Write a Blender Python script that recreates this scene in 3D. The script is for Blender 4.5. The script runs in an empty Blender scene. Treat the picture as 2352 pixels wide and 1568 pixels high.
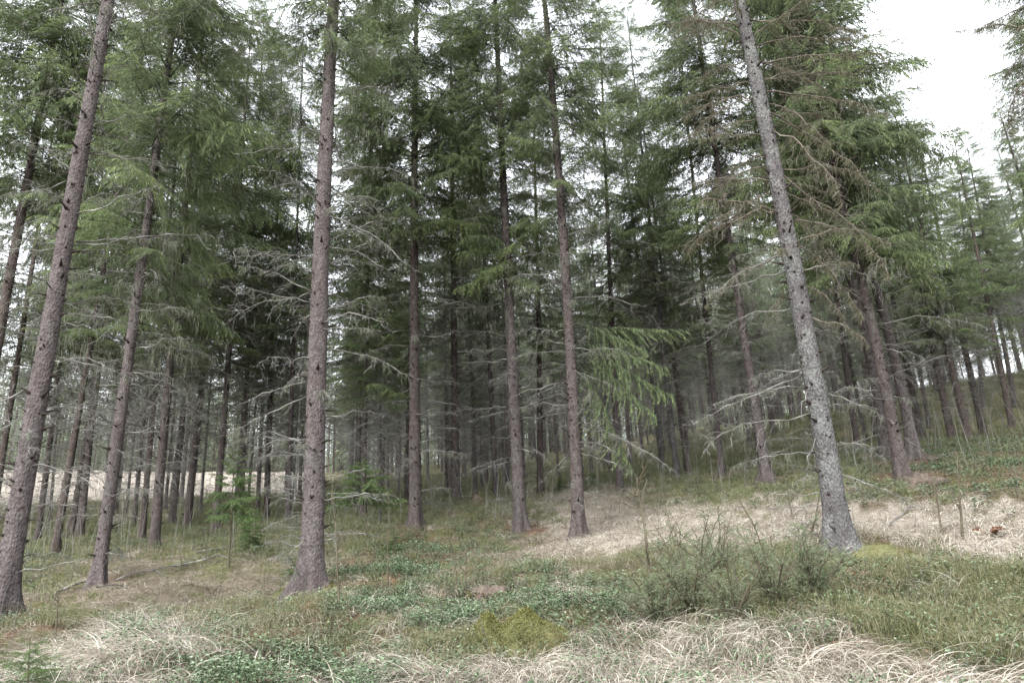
import bpy, math, random
import numpy as np
from mathutils import Matrix, Vector

# ------------------------------------------------------------------ camera, sky, sun, exposure
S = bpy.context.scene
COL = S.collection
F, CX, CY = 1568.0, 1176.0, 784.0           # measured on a 2352 x 1568 copy of the photograph, 24 mm lens
EYE = np.array([0.0, 0.0, 1.6])
_u = np.array([-226.0, 5184.0, -F]); _u /= np.linalg.norm(_u)
_y = np.array([0, 0, -1.0]); _y -= _u * (_y @ _u); _y /= np.linalg.norm(_y)
_x = np.cross(_y, _u)
MW = np.stack([_x, _y, _u])                 # camera vector -> world vector
cam = bpy.data.cameras.new("camera"); cam.lens = 24; cam.sensor_width = 36; cam.clip_start = 0.05; cam.clip_end = 4000
co = bpy.data.objects.new("camera", cam); COL.objects.link(co)
m = Matrix.Identity(4)
for i in range(3):
    for j in range(3): m[i][j] = MW[i][j]
    m[i][3] = EYE[i]
co.matrix_world = m
S.camera = co
SUN_EL, SUN_AZ = math.radians(42), math.radians(205)
W = bpy.data.worlds.new("World"); S.world = W; W.use_nodes = True
nt = W.node_tree; bg = nt.nodes['Background']
sky = nt.nodes.new('ShaderNodeTexSky'); sky.sky_type = 'NISHITA'; sky.sun_disc = False
sky.sun_elevation = SUN_EL; sky.sun_rotation = SUN_AZ; sky.dust_density = 4; sky.ozone_density = 1.0
hs = nt.nodes.new('ShaderNodeHueSaturation'); hs.inputs['Saturation'].default_value = 0.10
mx = nt.nodes.new('ShaderNodeMix'); mx.data_type = 'RGBA'; mx.inputs['Factor'].default_value = 0.65
nt.links.new(sky.outputs[0], hs.inputs['Color']); nt.links.new(hs.outputs[0], mx.inputs['A'])
mx.inputs['B'].default_value = (5.9, 6.15, 6.7, 1)     # even overcast cloud
nt.links.new(mx.outputs['Result'], bg.inputs['Color']); bg.inputs['Strength'].default_value = 0.15
sl = bpy.data.lights.new("sun", 'SUN'); sl.energy = 1.5; sl.angle = math.radians(40); sl.color = (1, .99, .97)
so = bpy.data.objects.new("sun", sl); COL.objects.link(so)
so.rotation_euler = (math.radians(90) - SUN_EL, 0, math.pi - SUN_AZ)
S.view_settings.view_transform = 'Standard'; S.view_settings.look = 'None'
S.view_settings.exposure = 2.25; S.view_settings.gamma = 1
S.render.engine = 'CYCLES'
S.cycles.max_bounces = 6; S.cycles.diffuse_bounces = 5; S.cycles.glossy_bounces = 1
S.cycles.transmission_bounces = 2; S.cycles.transparent_max_bounces = 4
S.cycles.use_denoising = True; S.cycles.denoiser = 'OPENIMAGEDENOISE'; S.cycles.denoising_input_passes = 'RGB_ALBEDO_NORMAL'; S.cycles.denoising_prefilter = 'ACCURATE'
S.cycles.caustics_reflective = False; S.cycles.caustics_refractive = False
S.cycles.sample_clamp_indirect = 4

# ------------------------------------------------------------------ materials
def mat(name, build):
    m = bpy.data.materials.new(name); m.use_nodes = True
    n = m.node_tree; n.nodes.clear()
    out = n.nodes.new('ShaderNodeOutputMaterial'); build(n, out); return m
def N(n, t, **k):
    d = n.nodes.new(t)
    for a, v in k.items():
        if a.startswith('_'): d.inputs[a[1:]].default_value = v
        else: setattr(d, a, v)
    return d
def ramp(n, src, stops):
    r = n.nodes.new('ShaderNodeValToRGB'); e = r.color_ramp.elements
    while len(e) > 1: e.remove(e[-1])
    for i, (p, c) in enumerate(stops):
        q = e[0] if i == 0 else e.new(p)
        q.position = p; q.color = (*c, 1)
    n.links.new(src, r.inputs[0]); return r.outputs[0]
def mix(n, f, a, b):
    x = n.nodes.new('ShaderNodeMix'); x.data_type = 'RGBA'
    for s, v in (('Factor', f), ('A', a), ('B', b)):
        if hasattr(v, 'is_linked') or hasattr(v, 'links'): n.links.new(v, x.inputs[s])
        elif s == 'Factor': x.inputs[s].default_value = v
        else: x.inputs[s].default_value = (*v, 1)
    return x.outputs['Result']
def noise(n, scale, detail=4, vec=None, rough=.6):
    t = N(n, 'ShaderNodeTexNoise', _Scale=scale, _Detail=detail, _Roughness=rough)
    if vec: n.links.new(vec, t.inputs['Vector'])
    return t.outputs['Fac']
def leafy(name, stops, trans=.3, rough=.6, spec=.25, lowfreq=None):
    def b(n, out):
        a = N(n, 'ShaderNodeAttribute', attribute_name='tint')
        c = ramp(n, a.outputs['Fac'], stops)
        if lowfreq:
            g = N(n, 'ShaderNodeNewGeometry')
            f = ramp(n, noise(n, lowfreq[0], 2, g.outputs['Position']), [(.38, (0, 0, 0)), (.62, (1, 1, 1))])
            c = mix(n, f, c, mixmul(n, c, lowfreq[1]))
        p = N(n, 'ShaderNodeBsdfPrincipled', _Roughness=rough); p.inputs['Specular IOR Level'].default_value = spec
        n.links.new(c, p.inputs['Base Color'])
        if trans:
            t = N(n, 'ShaderNodeBsdfTranslucent'); n.links.new(c, t.inputs['Color'])
            s = N(n, 'ShaderNodeMixShader', _Fac=trans)
            n.links.new(p.outputs[0], s.inputs[1]); n.links.new(t.outputs[0], s.inputs[2])
            n.links.new(s.outputs[0], out.inputs[0])
        else: n.links.new(p.outputs[0], out.inputs[0])
    return mat(name, b)
def mixmul(n, c, k):
    x = n.nodes.new('ShaderNodeMix'); x.data_type = 'RGBA'; x.blend_type = 'MULTIPLY'
    x.inputs['Factor'].default_value = 1; n.links.new(c, x.inputs['A']); x.inputs['B'].default_value = (*k, 1)
    return x.outputs['Result']
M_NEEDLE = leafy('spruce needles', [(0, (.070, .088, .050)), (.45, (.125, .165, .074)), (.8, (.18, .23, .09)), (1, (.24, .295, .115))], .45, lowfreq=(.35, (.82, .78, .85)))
M_NEEDLE_FAR_LIT = leafy('spruce needles distant lit', [(0, (.115, .135, .09)), (.5, (.18, .218, .13)), (1, (.245, .29, .165))], .48, lowfreq=(.2, (.88, .85, .92)))  # light inside the far forest painted in as a paler, greyer needle colour
M_YOUNG = leafy('young spruce needles', [(0, (.045, .07, .025)), (.5, (.08, .12, .04)), (1, (.13, .175, .06))], .35)
M_JUNI = leafy('juniper needles', [(0, (.10, .125, .075)), (.5, (.17, .21, .12)), (1, (.26, .30, .185))], .5)
M_TWIG = leafy('dead twig bark', [(0, (.04, .036, .032)), (.4, (.09, .084, .076)), (.7, (.15, .146, .133)), (1, (.26, .26, .237))], 0, .9, .1)
M_TWIGD = leafy('dark twig bark', [(0, (.045, .036, .03)), (.6, (.10, .085, .07)), (1, (.20, .19, .15))], 0, .9, .1)
M_LICHEN = leafy('beard lichen', [(0, (.07, .075, .053)), (.5, (.125, .135, .097)), (1, (.21, .22, .17))], .35, .9, .05)
M_LICHEN_OLIVE = leafy('olive lichen', [(0, (.045, .042, .026)), (.5, (.085, .082, .052)), (1, (.16, .158, .11))], .3, .9, .05)
M_STRAW = leafy('dry grass', [(0, (.09, .07, .05)), (.3, (.21, .178, .138)), (.7, (.36, .325, .27)), (1, (.50, .465, .405))], .25, .6, .3)
M_STRAW2 = leafy('short dry grass', [(0, (.085, .068, .048)), (.5, (.19, .16, .12)), (1, (.33, .295, .235))], .25, .8, .1)
M_LING = leafy('lingonberry leaves', [(0, (.028, .042, .02)), (.5, (.06, .09, .046)), (.85, (.105, .14, .08)), (1, (.16, .195, .13))], .12, .65, .22)
M_BILB = leafy('bilberry stems', [(0, (.06, .066, .034)), (.5, (.108, .118, .058)), (1, (.19, .19, .115))], .2, .8, .1)
M_HEATH = leafy('heather twigs', [(0, (.04, .042, .018)), (.4, (.085, .092, .036)), (.7, (.145, .135, .085)), (1, (.27, .245, .20))], .2, .8, .1)
M_LITTER = leafy('litter leaves', [(0, (.09, .04, .022)), (.5, (.20, .095, .055)), (1, (.36, .24, .16))], .1, .8, .1)
M_STEM = leafy('sapling bark', [(0, (.035, .028, .02)), (.6, (.075, .065, .042)), (1, (.16, .145, .105))], 0, .7, .2)
M_FERN = leafy('dead fern fronds', [(0, (.07, .035, .022)), (1, (.19, .10, .06))], .2, .8, .1)

def bark(name, base, dark, light, lich, lam):
    def b(n, out):
        tc = N(n, 'ShaderNodeTexCoord'); ob = tc.outputs['Object']
        mp = N(n, 'ShaderNodeMapping'); mp.inputs['Scale'].default_value = (1, 1, .62); n.links.new(ob, mp.inputs[0]); v = mp.outputs[0]
        big = noise(n, 1.3, 3, v); med = noise(n, 14, 5, v, .7)
        vo = N(n, 'ShaderNodeTexVoronoi', _Scale=40, feature='F1'); n.links.new(v, vo.inputs['Vector'])
        ve = N(n, 'ShaderNodeTexVoronoi', _Scale=30, feature='DISTANCE_TO_EDGE'); n.links.new(v, ve.inputs['Vector'])
        c = ramp(n, med, [(.28, dark), (.5, base), (.72, light)])
        c = mix(n, ramp(n, big, [(.35, (0, 0, 0)), (.65, (1, 1, 1))]), c, mixmul(n, c, (.80, .74, .72)))
        vc = ramp(n, vo.outputs['Color'], [(.1, (.78, .77, .76)), (.9, (1.2, 1.19, 1.17))])
        x = n.nodes.new('ShaderNodeMix'); x.data_type = 'RGBA'; x.blend_type = 'MULTIPLY'; x.inputs['Factor'].default_value = .8
        n.links.new(c, x.inputs['A']); n.links.new(vc, x.inputs['B']); c = x.outputs['Result']
        ed = ramp(n, ve.outputs['Distance'], [(0, (.55, .55, .55)), (.12, (0, 0, 0))])
        c = mix(n, ed, c, dark)
        lf = noise(n, 40, 4, v, .8); lb = noise(n, 2.2, 3, ob)
        mu = N(n, 'ShaderNodeMath', operation='ADD'); n.links.new(lf, mu.inputs[0])
        m2 = N(n, 'ShaderNodeMath', operation='MULTIPLY'); n.links.new(lb, m2.inputs[0]); m2.inputs[1].default_value = .8
        n.links.new(m2.outputs[0], mu.inputs[1])
        c = mix(n, ramp(n, mu.outputs[0], [(lam - .03, (0, 0, 0)), (lam + .16, (.65, .65, .65))]), c, lich)
        a = N(n, 'ShaderNodeAttribute', attribute_name='tint')       # knots, root moss
        c = mix(n, ramp(n, a.outputs['Fac'], [(0, (0, 0, 0)), (.45, (0, 0, 0)), (.55, (1, 1, 1))]), c, (.028, .022, .018))
        p = N(n, 'ShaderNodeBsdfPrincipled', _Roughness=.9); p.inputs['Specular IOR Level'].default_value = .15
        n.links.new(c, p.inputs['Base Color'])
        ad = N(n, 'ShaderNodeMath', operation='ADD'); n.links.new(vo.outputs['Distance'], ad.inputs[0]); n.links.new(med, ad.inputs[1])
        bu = N(n, 'ShaderNodeBump', _Strength=.9, _Distance=.02); n.links.new(ad.outputs[0], bu.inputs['Height'])
        n.links.new(bu.outputs[0], p.inputs['Normal']); n.links.new(p.outputs[0], out.inputs[0])
    return mat(name, b)
M_BARK = bark('spruce bark', (.080, .070, .069), (.040, .034, .033), (.118, .107, .105), (.145, .145, .134), 1.04)
M_BARK_G = bark('lichened bark', (.072, .069, .070), (.038, .036, .036), (.105, .103, .103), (.132, .138, .128), .93)
M_BARK_D = bark('dark spruce bark', (.074, .061, .055), (.038, .031, .027), (.115, .10, .092), (.16, .16, .14), 1.05)
M_BARK_R = bark('brown spruce bark', (.073, .062, .059), (.036, .030, .028), (.112, .10, .095), (.2, .2, .18), 1.03)

def b_ground(n, out):
    g = N(n, 'ShaderNodeNewGeometry'); v = g.outputs['Position']
    a = N(n, 'ShaderNodeAttribute', attribute_name='cover'); sp = N(n, 'ShaderNodeSeparateColor'); n.links.new(a.outputs['Color'], sp.inputs[0])
    f1 = noise(n, 9, 6, v, .75); f2 = noise(n, 55, 4, v, .8); f3 = noise(n, 1.7, 3, v)
    ad = N(n, 'ShaderNodeMath', operation='ADD'); n.links.new(f1, ad.inputs[0]); n.links.new(f2, ad.inputs[1])
    hv = N(n, 'ShaderNodeMath', operation='MULTIPLY'); n.links.new(ad.outputs[0], hv.inputs[0]); hv.inputs[1].default_value = .5
    h = hv.outputs[0]
    straw = ramp(n, h, [(.3, (.14, .115, .09)), (.5, (.27, .236, .195)), (.7, (.41, .372, .32))])
    moss = ramp(n, h, [(.3, (.032, .034, .013)), (.5, (.078, .085, .032)), (.7, (.15, .152, .062))])
    brown = ramp(n, h, [(.3, (.055, .043, .03)), (.5, (.125, .105, .075)), (.7, (.23, .20, .15))])
    red = ramp(n, h, [(.3, (.04, .024, .016)), (.5, (.095, .056, .038)), (.7, (.20, .13, .095))])
    brown = mix(n, ramp(n, f3, [(.44, (0, 0, 0)), (.58, (1, 1, 1))]), brown, moss)
    c = mix(n, sp.outputs[0], brown, straw)
    c = mix(n, sp.outputs[1], c, moss)
    c = mix(n, sp.outputs[2], c, red)
    p = N(n, 'ShaderNodeBsdfPrincipled', _Roughness=.95); p.inputs['Specular IOR Level'].default_value = .1
    n.links.new(c, p.inputs['Base Color'])
    bu = N(n, 'ShaderNodeBump', _Strength=1, _Distance=.05); n.links.new(h, bu.inputs['Height'])
    n.links.new(bu.outputs[0], p.inputs['Normal']); n.links.new(p.outputs[0], out.inputs[0])
M_GROUND = mat('forest floor', b_ground)
def b_moss(n, out):
    tc = N(n, 'ShaderNodeTexCoord'); v = tc.outputs['Object']
    f1 = noise(n, 30, 6, v, .8); f2 = noise(n, 4, 4, v)
    c = ramp(n, f1, [(.3, (.045, .042, .015)), (.5, (.11, .11, .038)), (.7, (.19, .185, .07))])
    c = mix(n, ramp(n, f2, [(.5, (0, 0, 0)), (.62, (1, 1, 1))]), c, mixmul(n, c, (.7, .6, .5)))
    p = N(n, 'ShaderNodeBsdfPrincipled', _Roughness=1); n.links.new(c, p.inputs['Base Color'])
    bu = N(n, 'ShaderNodeBump', _Strength=1, _Distance=.04); n.links.new(f1, bu.inputs['Height'])
    n.links.new(bu.outputs[0], p.inputs['Normal']); n.links.new(p.outputs[0], out.inputs[0])
M_MOSS = mat('cushion moss', b_moss)
M_MOSSTUFT = leafy('moss tufts', [(0, (.045, .043, .014)), (.5, (.11, .112, .038)), (1, (.21, .21, .085))], .3, .9, .05)
def b_wood(n, out):
    tc = N(n, 'ShaderNodeTexCoord'); v = tc.outputs['Object']
    f1 = noise(n, 12, 6, v, .8)
    c = ramp(n, f1, [(.3, (.028, .021, .016)), (.5, (.08, .059, .044)), (.7, (.16, .125, .10))])
    p = N(n, 'ShaderNodeBsdfPrincipled', _Roughness=.95); n.links.new(c, p.inputs['Base Color'])
    bu = N(n, 'ShaderNodeBump', _Strength=1, _Distance=.03); n.links.new(f1, bu.inputs['Height'])
    n.links.new(bu.outputs[0], p.inputs['Normal']); n.links.new(p.outputs[0], out.inputs[0])
M_WOOD = mat('rotten wood', b_wood)
def b_hill(n, out):
    g = N(n, 'ShaderNodeNewGeometry'); v = g.outputs['Position']
    c = ramp(n, noise(n, .12, 6, v, .8), [(.35, (.10, .12, .11)), (.65, (.20, .22, .21))])
    p = N(n, 'ShaderNodeBsdfPrincipled', _Roughness=1); n.links.new(c, p.inputs['Base Color']); n.links.new(p.outputs[0], out.inputs[0])
M_HILL = mat('far wooded hill', b_hill)

# ------------------------------------------------------------------ mesh building with numpy
class MB:
    def __init__(s): s.V = []; s.Q = []; s.T = []; s.n = 0
    def add(s, V, Q, T=None):
        V = np.asarray(V, float).reshape(-1, 3); Q = np.asarray(Q, int).reshape(-1, 4)
        s.V.append(V); s.Q.append(Q + s.n); s.n += len(V)
        s.T.append(np.full(len(V), .3) if T is None else np.broadcast_to(np.asarray(T, float), (len(V),)).copy())
    def arrays(s): return (np.concatenate(s.V), np.concatenate(s.Q), np.concatenate(s.T))
    def inst(s, tpl, M, P, dt=None):
        """copies of a template: M (n,3,3), P (n,3)"""
        V, Q, T = tpl; n = len(P)
        if n == 0: return
        VV = np.einsum('nij,vj->nvi', M, V) + P[:, None, :]
        QQ = Q[None] + (np.arange(n) * len(V))[:, None, None]
        TT = np.tile(T, (n, 1))
        if dt is not None: TT = np.clip(TT + dt[:, None], 0, 1)
        s.V.append(VV.reshape(-1, 3)); s.Q.append(QQ.reshape(-1, 4) + s.n); s.T.append(TT.reshape(-1)); s.n += n * len(V)
def mesh(name, arr, material, smooth=False):
    V, Q, T = arr
    me = bpy.data.meshes.new(name)
    me.vertices.add(len(V)); me.vertices.foreach_set('co', V.astype(np.float32).ravel())
    me.loops.add(Q.size); me.loops.foreach_set('vertex_index', Q.astype(np.int32).ravel())
    me.polygons.add(len(Q)); me.polygons.foreach_set('loop_start', (np.arange(len(Q)) * 4).astype(np.int32))
    if smooth: me.polygons.foreach_set('use_smooth', np.ones(len(Q), bool))
    at = me.attributes.new('tint', 'FLOAT', 'POINT'); at.data.foreach_set('value', T.astype(np.float32))
    me.update(calc_edges=True); me.materials.append(material)
    return me
def obj(name, data, parent=None, loc=(0, 0, 0), M=None):
    o = bpy.data.objects.new(name, data); COL.objects.link(o)
    if M is not None:
        m = Matrix.Identity(4)
        for i in range(3):
            for j in range(3): m[i][j] = M[i][j]
            m[i][3] = loc[i]
        o.matrix_local = m
    else: o.location = loc
    if parent is not None: o.parent = parent
    return o
def tag(o, label, cat, group=None, kind=None):
    if label: o['label'] = label
    if cat: o['category'] = cat
    if group: o['group'] = group
    if kind: o['kind'] = kind
    return o
def tube(mb, P, R, sides=4, T=.3):
    P = np.asarray(P, float); n = len(P); R = np.broadcast_to(R, (n,))
    t = np.gradient(P, axis=0); t /= np.linalg.norm(t, axis=1)[:, None] + 1e-9
    ref = np.array([.13, .31, .94]) if abs(t[0][2]) < .8 else np.array([1, .1, .05])
    a = np.cross(t, ref); a /= np.linalg.norm(a, axis=1)[:, None] + 1e-9
    b = np.cross(t, a); th = np.arange(sides) * 2 * np.pi / sides
    V = P[:, None] + R[:, None, None] * (a[:, None] * np.cos(th)[None, :, None] + b[:, None] * np.sin(th)[None, :, None])
    i = np.arange(n - 1)[:, None] * sides; j = np.arange(sides)[None]; k = (j + 1) % sides
    Q = np.stack([i + j, i + k, i + k + sides, i + j + sides], -1).reshape(-1, 4)
    TT = np.repeat(np.broadcast_to(T, (n,)), sides)
    mb.add(V.reshape(-1, 3), Q, TT)
def unit(v): return v / (np.linalg.norm(v, axis=-1, keepdims=True) + 1e-9)
def diamonds(mb, P, D, L, Wd, T, rng, n_hint=None):
    """needle shoots: thin pointed quads starting at P along D"""
    P = np.asarray(P); D = unit(np.asarray(D)); n = len(P)
    r = unit(rng.normal(size=(n, 3))) if n_hint is None else unit(np.asarray(n_hint) + rng.normal(size=(n, 3)) * .35)
    s = unit(np.cross(D, r)); L = np.broadcast_to(L, (n,))[:, None]; Wd = np.broadcast_to(Wd, (n,))[:, None]
    mid = P + D * L * .45
    V = np.stack([P, mid + s * Wd * .5, P + D * L, mid - s * Wd * .5], 1)
    mb.add(V.reshape(-1, 3), np.arange(4 * n).reshape(n, 4), np.repeat(np.broadcast_to(T, (n,)), 4))
def ribbons(mb, P, D, L, Wd, T, rng, droop, seg=3, twist=.3):
    """curved blades: n blades with seg quads each, bending down under 'droop'"""
    n = len(P); D = unit(D); L = np.broadcast_to(L, (n,)); Wd = np.broadcast_to(Wd, (n,)); droop = np.broadcast_to(droop, (n,))
    pts = [P]; d = D.copy()
    for k in range(seg):
        pts.append(pts[-1] + d * (L / seg)[:, None])
        d = unit(d + np.stack([np.zeros(n), np.zeros(n), -droop / seg * 1.6], 1) + rng.normal(size=(n, 3)) * twist / seg)
    side = unit(np.cross(D, np.array([0, 0, 1.0]) + rng.normal(size=(n, 3)) * .4))
    V = []
    for k, p in enumerate(pts):
        w = (Wd * (1 - (k / seg) ** 2 * .92))[:, None] * .5
        V += [p - side * w, p + side * w]
    V = np.stack(V, 1); m = V.shape[1]
    base = (np.arange(n) * m)[:, None, None]
    q = np.array([[2 * k, 2 * k + 1, 2 * k + 3, 2 * k + 2] for k in range(seg)])
    mb.add(V.reshape(-1, 3), (base + q[None]).reshape(-1, 4), np.repeat(np.broadcast_to(T, (n,)), m))

# ------------------------------------------------------------------ pixel <-> world, terrain
def ray(px, py):
    return MW @ np.array([(px - CX) / F, (CY - py) / F, -1.0])
def pt(px, py, depth): return EYE + ray(px, py) * depth
def project(P):
    c = (np.asarray(P) - EYE) @ MW      # rows of MW are camera coords of world axes
    z = np.maximum(-c[..., 2], 1e-3)
    return CX + F * c[..., 0] / z, CY - F * c[..., 1] / z, -c[..., 2]
# (base px, base py, depth)
CTRL = [(8, 1440, 7.6), (221, 1352, 11.6), (715, 1378, 9.2), (954, 1212, 16), (1196, 1214, 15.5), (1331, 1255, 13.6), (1936, 1270, 8.1),
        (2073, 1098, 13.5), (2102, 1060, 16), (2036, 1052, 18), (1763, 1110, 16.5), (1659, 1093, 20), (1556, 1100, 21), (1424, 1128, 20.5),
        (1241, 1136, 23), (1140, 1155, 22), (1048, 1153, 21), (833, 1195, 18), (353, 1260, 17), (325, 1240, 20), (125, 1268, 18),
        (182, 1230, 22), (84, 1253, 22), (428, 1214, 23), (493, 1226, 20), (613, 1184, 27), (2190, 1017, 21), (2328, 995, 26), (2262, 1005, 23),
        (1971, 1038, 22), (0, 1568, 4.6), (600, 1568, 4.7), (1176, 1568, 4.5), (1800, 1568, 4.3), (2352, 1568, 3.8), (1176, 1400, 7.2),
        (1600, 1400, 6.4), (2200, 1400, 5.2), (400, 1440, 7.0), (2300, 1250, 7.6), (2300, 1120, 12), (1500, 1200, 12.5), (900, 1330, 9.5),
        (500, 1310, 12), (1700, 1200, 11)]
cp = [pt(*c) for c in CTRL]
def polar(deg, r, z): a = math.radians(deg); return np.array([r * math.sin(a), r * math.cos(a), z])
cp += [polar(0, 0.01, 0), polar(180, 6, -.9), polar(90, 6, .3), polar(-90, 6, -.5), polar(180, 30, -4), polar(90, 30, 2.5), polar(-90, 30, -1.0), polar(-135, 40, -3), polar(135, 40, 0)]
cp += [polar(-45, 40, 3.4), polar(-30, 40, 4.2), polar(-15, 42, 4.9), polar(0, 42, 5.6), polar(15, 42, 6.6), polar(30, 40, 8.0), polar(45, 40, 8.0)]
cp += [polar(-45, 70, 8.8), polar(-30, 70, 9.2), polar(-15, 75, 10), polar(0, 75, 11), polar(15, 75, 13.0), polar(30, 75, 12.5), polar(45, 75, 10)]
cp = np.array(cp)
def tps_k(r2): return .5 * r2 * np.log(r2 + 1e-9)
def _d2(A, B): return ((A[:, None, :2] - B[None, :, :2]) ** 2).sum(-1)
nC = len(cp); Kc = tps_k(_d2(cp, cp)) + np.eye(nC) * 1.2
Pm = np.c_[np.ones(nC), cp[:, :2]]
Asys = np.block([[Kc, Pm], [Pm.T, np.zeros((3, 3))]])
sol = np.linalg.solve(Asys, np.r_[cp[:, 2], np.zeros(3)])
def sines(seed, n, wl0, wl1):
    r = np.random.default_rng(seed); w = np.exp(r.uniform(np.log(wl0), np.log(wl1), n)); a = r.uniform(0, 2 * np.pi, n)
    return np.stack([np.cos(a) / w, np.sin(a) / w], 1) * 2 * np.pi, r.uniform(0, 2 * np.pi, n), w
_SB = sines(1, 22, .5, 3.0)
def field(xy, S_): k, p, w = S_; return np.sin(xy @ k.T + p)
def terrain(xy):
    xy = np.asarray(xy, float).reshape(-1, 2); r = np.hypot(xy[:, 0], xy[:, 1])
    s = np.minimum(1, 78 / np.maximum(r, 1e-6)); q = xy * s[:, None]
    z = tps_k(_d2(q, cp)) @ sol[:nC] + sol[nC] + q @ sol[nC + 1:]
    amp = np.clip((r - 1.5) / 3, 0, 1)
    z += amp * (field(xy, _SB) * (_SB[2] * .012)[None]).sum(1)
    az = np.degrees(np.arctan2(xy[:, 0], xy[:, 1]))
    z += np.clip(r - 78, 0, 140) * (.05 - .05 * np.clip((az - 15) / 20, 0, 1)) * np.clip((110 - abs(az)) / 40, 0, 1)
    return z
def hit(px, py, dmin=2.5, dmax=90):
    """ground point seen at a pixel"""
    d = np.exp(np.linspace(math.log(dmin), math.log(dmax), 500)); P = EYE + ray(px, py)[None] * d[:, None]
    below = P[:, 2] < terrain(P[:, :2])
    if not below.any(): p = P[-1]; p[2] = terrain(p[:2])[0]; return p
    i = int(np.argmax(below)); p = P[i].copy(); p[2] = terrain(p[:2])[0]; return p
def at_depth(px, py, depth):
    p = pt(px, py, depth); p[2] = terrain(p[:2])[0]; return p

# cover map: one letter per patch of ground, columns left to right, rows far to near
COVER = """
GGGGGGGGGGGGGGGGGGGGLLLL
BDGGGGGGGGGGDDDGGGGGLMLL
GGGDGGGGGGGGGDDDDDDDDDDD
GGGGGGGGGGGLDDDDDDDDDDDD
GGGGGGGGGLLGBDDDDDDDDDDD
GGBBMMBBLLLBBBBHHHHLRHDD
GMBBBBBMLLBBLDBHHHHLRHHH
BMBBBBBRLLLLLLLHHHHMLHHH
RBBBBRRRLLLLLLLSHHHMMHHH
RBSSSRRMMLLMMLSSSSSSMHHH
BSSSSRRLLMMMMSLSSSSSSHHH
BSSSSLLLLSMSSSSSSSSSSSHH
SSSSLLLLLSSSSSSSSSSSSSSS
""".split()
_SJ = sines(5, 10, .25, 1.2)
def cover(xy, z):
    P = np.c_[xy, z]; px, py, d = project(P)
    j = field(xy, _SJ); px = px + j[:, :5].sum(1) * 26; py = py + j[:, 5:].sum(1) * 9
    c = np.clip((px / 98).astype(int), 0, 23); r = np.clip(((py - 1080) / 39).astype(int), 0, 12)
    g = np.array([list(x) for x in COVER]); out = g[r, c]
    rr = np.hypot(xy[:, 0], xy[:, 1]); az = np.degrees(np.arctan2(xy[:, 0], xy[:, 1]))
    out = np.where((rr > 46) & (az < -16), 'F', out); out = np.where(rr > 100, 'F', out); out = np.where((az > 26) & (rr > 24), 'G', out)
    for b in TRUNK_BASES: out = np.where((((xy - b) ** 2).sum(-1) < .42 + .2 * np.sin(xy[:, 0] * 5)), 'R', out)
    return out

TRUNK_BASES = [at_depth(*c)[:2] for c in CTRL[:12]]
def build_ground():
    rs = np.concatenate([[0.0], np.exp(np.linspace(math.log(.6), math.log(1500), 330))])
    front = np.radians(np.linspace(-62, 62, 420)); back = np.radians(np.linspace(62, 298, 90))[1:-1]
    th = np.concatenate([front, back]); n = len(th)
    R, TH = np.meshgrid(rs, th, indexing='ij'); XY = np.stack([R * np.sin(TH), R * np.cos(TH)], -1).reshape(-1, 2)
    Z = np.concatenate([terrain(XY[i:i + 20000]) for i in range(0, len(XY), 20000)])
    fine = sines(9, 30, .07, .35); r1 = np.hypot(XY[:, 0], XY[:, 1])
    Z += np.clip(1 - r1 / 25, 0, 1) * (field(XY, fine) * (fine[2] * .02)[None]).sum(1)
    V = np.c_[XY, Z]; i = np.arange(len(rs) - 1)[:, None] * n; j = np.arange(n)[None]; k = (j + 1) % n
    Q = np.stack([i + j, i + n + j, i + n + k, i + k], -1).reshape(-1, 4)
    me = mesh('ground', (V, Q, np.zeros(len(V))), M_GROUND, True)
    cv = cover(XY, Z); col = np.zeros((len(V), 4), np.float32); col[:, 3] = 1
    for ch, (a, b, c) in {'G': (.1, .45, .1), 'D': (.9, 0, 0), 'B': (.05, 0, 0), 'L': (0, .35, .45), 'M': (0, .9, 0), 'R': (0, 0, .9), 'S': (.35, .1, .25), 'H': (.15, .5, .2), 'F': (1, 0, 0)}.items():
        col[cv == ch, :3] = (a, b, c)
    ca = me.attributes.new('cover', 'FLOAT_COLOR', 'POINT'); ca.data.foreach_set('color', col.ravel())
    tag(obj('ground', me), None, None, kind='structure')
build_ground()

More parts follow.
